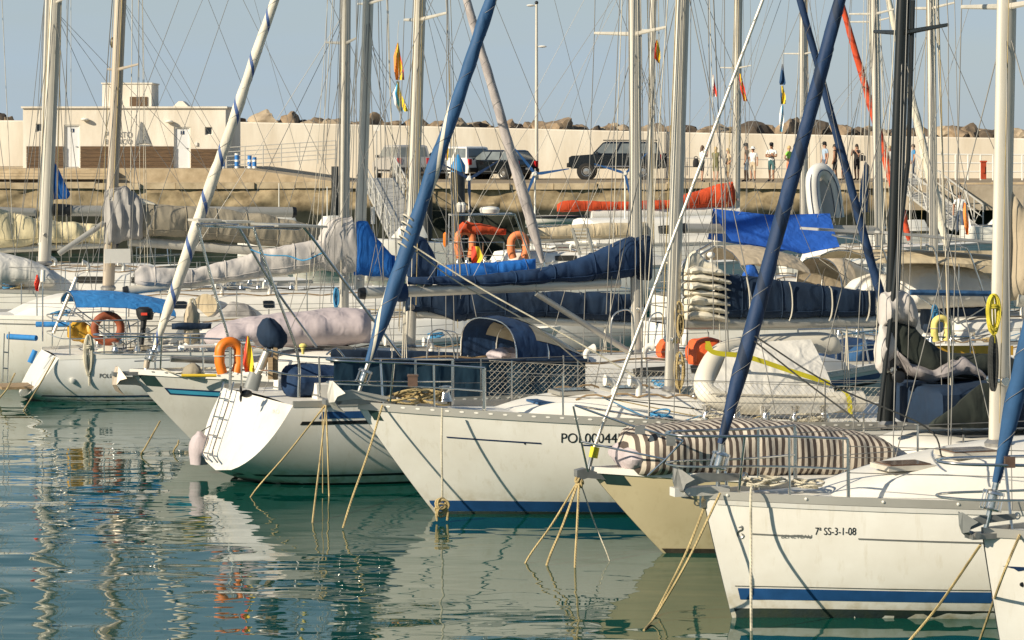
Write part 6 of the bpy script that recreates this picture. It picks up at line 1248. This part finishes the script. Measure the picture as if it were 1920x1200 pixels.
# ---------------------------------------------------------------- cars
def car(name, label, x, y, Yv, head, Lc, w, h, belt, clear, wr, paint, lower, gh, wx, spare=False, kind='hatch', group='parked cars', wins=3):
    c = W(x, y, Yv); c.z = QZ; hd = math.radians(head); fx = Vector((math.cos(hd), math.sin(hd), 0)); lf = Vector((-math.sin(hd), math.cos(hd), 0)); t = thing(name, label, 'car', c, group)
    P = lambda a, s_, z: c+fx*a+lf*s_+UP*z
    hw = w/2; b = MB(); n = len(lower)
    rows = []
    for s_, inset in ((-hw, .0), (-hw+.04, -.03), (hw-.04, -.03), (hw, 0)):
        cx = sum(q[0] for q in lower)/n; rows.append([P(cx+(a-cx)*(1 if abs(s_) < hw else .985), s_, z if abs(s_) < hw else z-.03*(z > belt-.3)) for a, z in lower])
    b.grid(rows, closed=True, cap=True); body = b.build('body', M[paint], t, ang=35)
    (b0, b1), (r0, r1) = gh; ins = .17                        # greenhouse: belt front/rear, roof front/rear
    q = [P(b0, -hw+.03, belt), P(b1, -hw+.03, belt), P(b1, hw-.03, belt), P(b0, hw-.03, belt)]; r = [P(r0, -hw+ins, h-.05), P(r1, -hw+ins, h-.05), P(r1, hw-ins, h-.05), P(r0, hw-ins, h-.05)]; r2 = [P(lerp(r0, r1, .06), -hw+ins+.12, h), P(lerp(r0, r1, .94), -hw+ins+.12, h), P(lerp(r0, r1, .94), hw-ins-.12, h), P(lerp(r0, r1, .06), hw-ins-.12, h)]
    b = MB(); b.add(q+r+r2, [(0, 1, 5, 4), (1, 2, 6, 5), (2, 3, 7, 6), (3, 0, 4, 7), (4, 5, 9, 8), (5, 6, 10, 9), (6, 7, 11, 10), (7, 4, 8, 11), (8, 9, 10, 11)]); b.build('cabin', M[paint], t, smooth=False)
    def pane(nm, A, B_, C, D, u0, u1, v0, v1):
        nn = (B_-A).cross(D-A).normalized(); ctr = (A+B_+C+D)/4
        if nn.dot(ctr-P((b0+b1)/2, 0, belt+.2)) < 0: nn = -nn
        f = lambda u, v: A.lerp(B_, u).lerp(D.lerp(C, u), v)+nn*.012
        b = MB(); b.add([f(u0, v0), f(u1, v0), f(u1, v1), f(u0, v1)], [(0, 1, 2, 3)]); b.build(nm, M['car_glass'], t, smooth=False)
    for k in range(wins):
        u0, u1 = k/wins+.025, (k+1)/wins-.025; pane('side_window', q[0], q[1], r[1], r[0], u0, u1, .08, .9); pane('side_window', q[3], q[2], r[2], r[3], u0, u1, .08, .9)
    pane('windscreen', q[0], q[3], r[3], r[0], .06, .94, .08, .92); pane('rear_window', q[1], q[2], r[2], r[1], .08, .92, .1, .88)
    for a in wx:
        for s_ in (-1, 1):
            ctr = P(a, s_*(hw-.02), wr); b = MB(); b.lathe(ctr-lf*s_*.2, [(wr*1.16, 0), (wr*1.16, .205)], 20, lf*s_); b.build('wheel_arch', M['black_plastic'], t)
            b = MB(); b.lathe(ctr-lf*s_*.16, [(wr*.6, 0), (wr*.96, .01), (wr, .05), (wr, .16), (wr*.95, .205), (wr*.62, .215)], 22, lf*s_); wh = b.build('wheel', M['tyre'], t)
            b = MB(); b.lathe(ctr+lf*s_*.03, [(wr*.62, 0), (wr*.6, .03), (wr*.5, .02), (wr*.2, .035), (.02, .04)], 16, lf*s_); b.build('rim', M['chrome'], wh)
    lo = min(a for a, z in lower); hi = max(a for a, z in lower); fl = hi
    for s_ in (-1, 1):
        b = MB(); b.box(P(hi-.03, s_*(hw-.22), belt-.28), (.10, .3, .16), hd); b.build('headlight', M['head_glass'], t, smooth=False)
        b = MB(); b.box(P(lo+.03, s_*(hw-.14), belt-.16), (.10, .2, .3), hd); b.build('tail_light', M['tail_red'], t, smooth=False)
        b = MB(); b.box(P(b0-.25, s_*(hw+.1), belt+.06), (.1, .16, .14), hd); b.build('mirror', M['black_plastic'], t, smooth=False)
        b = MB(); b.tube([P(wx[0]-.4, s_*(hw+.02), clear+.14), P(wx[1]+.4, s_*(hw+.02), clear+.14)], .045, 8); b.build('side_step', M['chrome' if kind == 'suv' else 'black_plastic'], t)
        b = MB(); b.box(P((b0+b1)/2-.1, s_*(hw+.012), belt-.1), (.16, .02, .03), hd); b.build('door_handle', M['chrome'], t, smooth=False)
    b = MB(); b.box(P(hi+.02, 0, clear+.2), (.14, w*.96, .22), hd); b.build('bumper', M['black_plastic'], t, smooth=False)
    b = MB(); b.box(P(lo-.02, 0, clear+.2), (.14, w*.96, .22), hd); b.build('bumper', M['black_plastic'], t, smooth=False)
    b = MB(); b.box(P(lo-.10, 0, clear+.30), (.02, .5, .11), hd); b.build('number_plate', M['white_plastic'], t, smooth=False)
    if spare:
        b = MB(); b.lathe(P(lo-.02, .1, .95), [(wr*.9, -.24), (wr*.95, -.05), (wr*.95, 0)], 20, fx); b.build('spare_wheel', M['tyre'], t)
        for s_ in (-1, 1): b = MB(); b.tube([P(r0, s_*(hw-.25), h+.06), P(r1, s_*(hw-.25), h+.06)], .025, 6); b.build('roof_rail', M['black_plastic'], t)
    return t
car('off_road_car', 'black four wheel drive car parked facing left by the wall', 1154, 332, 136, 176, 4.7, 1.95, 1.93, 1.28, .52, .42, 'car_black', [(-2.3, .55), (2.22, .55), (2.35, .8), (2.33, 1.12), (2.2, 1.2), (1.1, 1.28), (-2.3, 1.28), (-2.36, .8)], ((1.15, -2.3), (.6, -2.12)), (1.45, -1.40), True, 'suv')
car('hatchback', 'black hatchback parked tail first behind the grey pole', 930, 333, 136.5, 140, 4.2, 1.75, 1.5, .95, .25, .32, 'car_black', [(-2.0, .28), (2.05, .28), (2.1, .6), (1.95, .74), (.95, .9), (.8, .95), (-1.95, .95), (-2.08, .6)], ((.95, -1.95), (.25, -1.55)), (1.3, -1.25))
car('estate_car', 'white estate car left of the black hatchback', 845, 332, 138, 135, 4.5, 1.82, 1.68, 1.05, .28, .34, 'car_white', [(-2.2, .3), (2.2, .3), (2.25, .7), (2.1, .86), (1.0, 1.0), (.85, 1.05), (-2.15, 1.05), (-2.25, .6)], ((1.0, -2.1), (.35, -1.95)), (1.4, -1.35))
car('van', 'pale grey van seen from behind, left of the white car', 752, 331, 138, 110, 4.4, 1.85, 1.75, 1.1, .3, .33, 'car_grey', [(-2.1, .3), (2.1, .3), (2.15, .7), (2.05, .9), (1.2, 1.05), (1.0, 1.1), (-2.1, 1.1), (-2.15, .6)], ((1.15, -2.08), (.5, -2.0)), (1.35, -1.35))
# ---------------------------------------------------------------- people
def person(label, x, yf, Yv, hgt, face, shirt, bottom, skin='skin', hair='hair_dark', hat=None, arms='down', long=False, z0=None, sleeve=True, female=False, dress=False, longhair=False):
    k = hgt/1.75; c = W(x, yf, Yv); c.z = QZ+.045 if z0 is None else z0; fa = math.radians(face); fx = Vector((math.cos(fa), math.sin(fa), 0)); sx = Vector((-math.sin(fa), math.cos(fa), 0))
    def P(f, s_, z): return fx*(f*k)+sx*(s_*k)+UP*(z*k)
    sw = .175 if female else .20; hw = .10
    J = dict(pel=(0, 0, .95), spi=(.01, 0, 1.12), che=(0, 0, 1.34), nec=(0, 0, 1.49), hd0=(.02, 0, 1.58), hd1=(.03, 0, 1.68))
    R = dict(pel=(.15, .11), spi=(.135, .10), che=(.165, .11), nec=(.055, .055), hd0=(.078, .09), hd1=(.075, .09))
    E = [('pel', 'spi'), ('spi', 'che'), ('che', 'nec'), ('nec', 'hd0'), ('hd0', 'hd1')]
    for n_, s_ in (('l', 1), ('r', -1)):
        J['sh'+n_] = (0, s_*sw, 1.42); R['sh'+n_] = (.062, .062)
        if arms == 'crossed': J['el'+n_] = (.06, s_*(sw+.07), 1.15); J['ha'+n_] = (.24, -s_*.02, 1.20+.03*s_)
        elif arms == 'up': J['el'+n_] = (.16, s_*(sw+.06), 1.20); J['ha'+n_] = (.26, s_*.10, 1.42)
        elif arms == 'hip': J['el'+n_] = (-.08, s_*(sw+.18), 1.18); J['ha'+n_] = (.06, s_*(sw-.02), 1.0)
        else: J['el'+n_] = (-.02, s_*(sw+.06), 1.14); J['ha'+n_] = (.07, s_*(sw+.07), .88)
        R['el'+n_] = (.043, .043); R['ha'+n_] = (.035, .04)
        d = Vector(J['ha'+n_])-Vector(J['el'+n_]); J['fi'+n_] = tuple(Vector(J['ha'+n_])+d.normalized()*.11); R['fi'+n_] = (.022, .04)
        J['hi'+n_] = (0, s_*hw, .88); R['hi'+n_] = (.10, .10); st = .06*s_
        J['kn'+n_] = (.03+st*.5, s_*(hw+.01), .49); R['kn'+n_] = (.058, .06); J['an'+n_] = (st, s_*(hw+.01), .09); R['an'+n_] = (.04, .045); J['to'+n_] = (st+.17, s_*(hw+.04), .035); R['to'+n_] = (.045, .035)
        E += [('che', 'sh'+n_), ('sh'+n_, 'el'+n_), ('el'+n_, 'ha'+n_), ('ha'+n_, 'fi'+n_), ('pel', 'hi'+n_), ('hi'+n_, 'kn'+n_), ('kn'+n_, 'an'+n_), ('an'+n_, 'to'+n_)]
    names = list(J); me = bpy.data.meshes.new('body'); me.from_pydata([P(*J[n_]) for n_ in names], [(names.index(a), names.index(b_)) for a, b_ in E], [])
    o = bpy.data.objects.new('tmp', me); COL.objects.link(o); o.modifiers.new('s', 'SKIN')
    for i, n_ in enumerate(names): me.skin_vertices[0].data[i].radius = tuple(v*k for v in R[n_]); me.skin_vertices[0].data[i].use_root = (n_ == 'pel')
    sd = o.modifiers.new('d', 'SUBSURF'); sd.levels = 1; sd.render_levels = 1
    dg = bpy.context.evaluated_depsgraph_get(); m2_ = bpy.data.meshes.new_from_object(o.evaluated_get(dg)); bpy.data.objects.remove(o)
    root = thing('person', label, 'person', c)
    m2_.materials.clear()
    for q in (skin, shirt, bottom, 'cloth_black', hair): m2_.materials.append(M[q])
    segs = [(P(*J[a]), P(*J[b_]), a, b_) for a, b_ in E]
    for p in m2_.polygons:
        v = p.center; best = None; bd = 9
        for A, B_, a, b_ in segs:
            d = B_-A; u = max(0, min(1, (v-A).dot(d)/d.length_squared)); dd = (v-A-d*u).length
            if dd < bd: bd = dd; best = (a, b_, u)
        a, b_, u = best; z = v.z/k; m_ = 0
        if b_ in ('nec', 'spi', 'che', 'shl', 'shr'): m_ = 1 if z > (.98 if not dress else .5) and z < 1.485 else (2 if z < 1 else 0)
        elif b_ in ('ell', 'elr'): m_ = 1 if (sleeve and u < (.95 if long else .55)) else 0
        elif b_ in ('hal', 'har') and sleeve and long: m_ = 1
        elif b_ in ('hil', 'hir'): m_ = 2 if not dress else 1
        elif b_ in ('knl', 'knr'): m_ = (1 if dress else 2) if (u < .8 or bottom in ('cloth_denim', 'cloth_coral')) else 0
        elif b_ in ('anl', 'anr'): m_ = 2 if bottom in ('cloth_denim', 'cloth_coral') else 0
        elif b_ in ('tol', 'tor'): m_ = 3
        if b_ == 'spi' and z < .985: m_ = 2 if not dress else 1
        p.material_index = m_
    m2_.shade_smooth(); m2_.name = 'body'; bo = bpy.data.objects.new('body', m2_); COL.objects.link(bo); bo.parent = root
    hc = c+P(.03, 0, 1.665); b = MB(); rows = []
    for i in range(7):                                          # hair: cap over the skull, longer at the back
        th = math.pi*.56*i/6; rows.append([hc+fx*(k*(.103*math.sin(th)*math.cos(a)-.014))+sx*(k*.086*math.sin(th)*math.sin(a))+UP*(k*(.112*math.cos(th)-(.06+(.16 if longhair else 0))*(max(0, -math.cos(a))*(i/6)**2))) for a in [2*math.pi*j/12 for j in range(12)]])
    b.grid(rows, closed=True, cap=True); b.build('hair', M[hair], root)
    b = MB()
    for s_ in (-1, 1): b.ball(hc+P(.09, s_*.032, -.03), .011*k, 6)
    b.build('eyes', M['hair_dark'], root); b = MB(); b.ball(hc+P(.104, 0, -.055), (.018*k, .014*k, .022*k), 6); b.build('nose', M[skin], root)
    b = MB(); b.box(hc+P(.09, 0, -.10), (.012*k, .045*k, .010*k), fa); b.build('mouth', M['tail_red'], root, smooth=False)
    if hat:
        b = MB(); b.lathe(hc+P(0, 0, .03), [(.098*k, 0), (.10*k, .03*k), (.085*k, .09*k), (.03*k, .115*k)], 14)
        if hat[1] == 'cap': b.prism([hc+P(.06, -.07, .035), hc+P(.18, -.05, .025), hc+P(.18, .05, .025), hc+P(.06, .07, .035)], UP*.012)
        else: b.lathe(hc+P(0, 0, .03), [(.1*k, 0), (.19*k, -.02*k), (.19*k, -.01*k), (.1*k, .012*k)], 16)
        b.build('hat', M[hat[0]], root)
    return root
person('person in white shirt with black shorts and backpack, leftmost on quay', 1316, 352, 122.7, 1.68, 20, 'cloth_white', 'cloth_black', hair='hair_brown', female=True, longhair=True, arms='up')
person('person in olive dress with blond hair on the quay', 1342, 352, 122.6, 1.62, 60, 'cloth_olive', 'cloth_olive', hair='hair_blond', female=True, dress=True, longhair=True, arms='up', sleeve=False)
person('person in beige top and pale shorts left of a mast', 1366, 350, 122.9, 1.55, 200, 'cloth_beige', 'cloth_beige', hair='hair_blond', female=True, arms='hip', longhair=True)
person('person in brown shirt and cap with light blue shorts', 1400, 345, 123.5, 1.76, 170, 'cloth_brown', 'cloth_cloud', 'skin_tan', hat=('cloth_black', 'cap'))
person('person in white top and sun hat behind the brown shirt', 1412, 340, 126, 1.6, 250, 'cloth_white', 'cloth_beige', hat=('cloth_white', 'sun'), female=True)
person('person in white shirt, dark cap and teal shorts with folded arms', 1447, 343, 124, 1.78, 240, 'cloth_white', 'cloth_teal', 'skin_tan', hat=('cloth_black', 'cap'), arms='crossed')
person('person in bright green top and coral trousers', 1479, 340, 125.5, 1.66, 330, 'cloth_green', 'cloth_coral', hair='hair_blond', female=True, arms='hip')
person('person in light blue shirt and cap right of the crossed stays', 1547, 336, 127, 1.82, 200, 'cloth_lightblue', 'cloth_denim', hat=('cloth_black', 'cap'))
person('person in sleeveless black top and shorts', 1566, 336, 127, 1.74, 160, 'cloth_black', 'cloth_black', 'skin_tan', sleeve=False, female=True)
person('person in black shorts half hidden by the navy furled sail', 1581, 334, 128, 1.66, 180, 'cloth_brown', 'cloth_black', female=True, hair='hair_brown')
person('person in black with a shoulder bag raising hands to face', 1607, 334, 128, 1.74, 230, 'cloth_black', 'cloth_black', female=True, arms='up', hair='hair_dark', longhair=True)
person('blond person in white top behind the twin masts', 1668, 334, 128.5, 1.66, 270, 'cloth_white', 'cloth_coral', hair='hair_blond', female=True, longhair=True)
person('person in blue shirt at the head of the right gangway', 1713, 336, 130, 1.74, 180, 'cloth_blue', 'cloth_denim', hair='hair_brown')
person('person in white shirt and dark shorts walking down the right gangway', 1800, 440, 113.5, 1.78, 260, 'cloth_white', 'cloth_denim', 'skin_tan', z0=H-(440-YH)*113.5/F+.02)
for x, y, Yv, w, h, m_, lab in ((1305, 305, 122.6, .28, .4, 'cloth_black', 'small black backpack worn by the leftmost person on the quay'), (1617, 296, 127.7, .32, .3, 'cloth_black', 'black shoulder bag carried by the person in black'), (1551, 318, 126.6, .26, .34, 'cloth_white', 'white plastic bag held by the person in light blue')):
    c = W(x, y, Yv); b = MB(); rows = [[c+Vector((w/2*rr*math.copysign(abs(math.cos(a))**.6, math.cos(a)), .11*rr*math.sin(a), zz*h)) for a in [2*math.pi*j/14 for j in range(14)]] for rr, zz in ((.6, -.5), (1, -.42), (1.05, -.1), (.9, .3), (.4, .48))]; b.grid(rows, closed=True, cap=True); b.torus(c+UP*h*.5, h*.22, .018, (0, 1, 0), 14, 5); tag(b.build('bag', M[m_]), lab, 'bag', 'bags carried on the quay')
# ---------------------------------------------------------------- flags in the rigging
flag('courtesy_flag', 'red and yellow flag with crest, upper of two on the left halyard', [(745, 747, 80), (738, 751, 105), (739, 757, 130), (742, 758, 150)], 56, ['flag_orange', 'flag_yellow', 'flag_red'], [.4, .88, 1])
flag('courtesy_flag', 'white, blue and yellow flag hanging below the crested flag', [(743, 747, 152), (736, 752, 175), (740, 760, 195), (748, 766, 209)], 56, ['flag_white', 'flag_cyan', 'flag_yellow'], [.25, .55, 1])
rope('flag_halyard', 'line_white', [W(748, 38, 56), W(746, 80, 56), W(750, 209, 56), W(752, 420, 56)], .005, 'thin halyard carrying the crested flag', 'line', 'flag halyards')
flag('courtesy_flag', 'small red and yellow flag under the spreader right of centre', [(1231, 1233, 74), (1224, 1238, 95), (1226, 1238, 108), (1234, 1237, 118)], 48, ['flag_red', 'flag_yellow'], [.45, 1])
rope('flag_halyard', 'line_white', [W(1232, 40, 48), W(1232, 74, 48), W(1233, 118, 48), W(1233, 300, 48)], .004, 'thin halyard carrying the small red and yellow flag', 'line', 'flag halyards')
flag('courtesy_flag', 'faded pink and white flag at the thin mast line', [(1336, 1338, 140), (1335, 1342, 165), (1336, 1346, 181)], 90, ['flag_white', 'flag_red'], [.6, 1])
flag('courtesy_flag', 'red and yellow flag hanging beside the mast over the people', [(1386, 1389, 138), (1388, 1396, 165), (1394, 1401, 190)], 96, ['flag_red', 'flag_yellow', 'flag_red'], [.3, .7, 1])
flag('courtesy_flag', 'dark blue pennant at the top of a flag string', [(1466, 1468, 120), (1461, 1473, 155), (1462, 1472, 159)], 90, ['flag_navy'], [1])
flag('courtesy_flag', 'yellow and navy flag in the middle of the flag string', [(1464, 1468, 161), (1463, 1473, 180), (1464, 1473, 195)], 90, ['flag_navy', 'flag_yellow'], [.3, 1])
flag('courtesy_flag', 'white and light blue flag at the bottom of the flag string', [(1463, 1469, 198), (1461, 1470, 225), (1462, 1468, 247)], 90, ['flag_white', 'flag_cyan', 'flag_white'], [.4, .7, 1])
rope('flag_halyard', 'line_white', [W(1467, 100, 90), W(1466, 160, 90), W(1465, 330, 90)], .007, 'thin halyard of the blue pennant string', 'line', 'flag halyards')
flag('courtesy_flag', 'orange and white ensign hanging on a staff at right', [(1807, 1811, 380), (1806, 1816, 400), (1808, 1820, 425), (1811, 1817, 440)], 60, ['flag_orange', 'flag_white'], [.7, 1])
flag('courtesy_flag', 'small red and white flag at far left below the white tarpaulin', [(68, 72, 515), (64, 76, 530), (68, 74, 546)], 53, ['flag_red', 'flag_white'], [.8, 1])
flag('courtesy_flag', 'small red and yellow flag behind the blue furled sail', [(836, 839, 260), (834, 841, 280), (836, 840, 300)], 75, ['flag_red', 'flag_yellow'], [.5, 1])
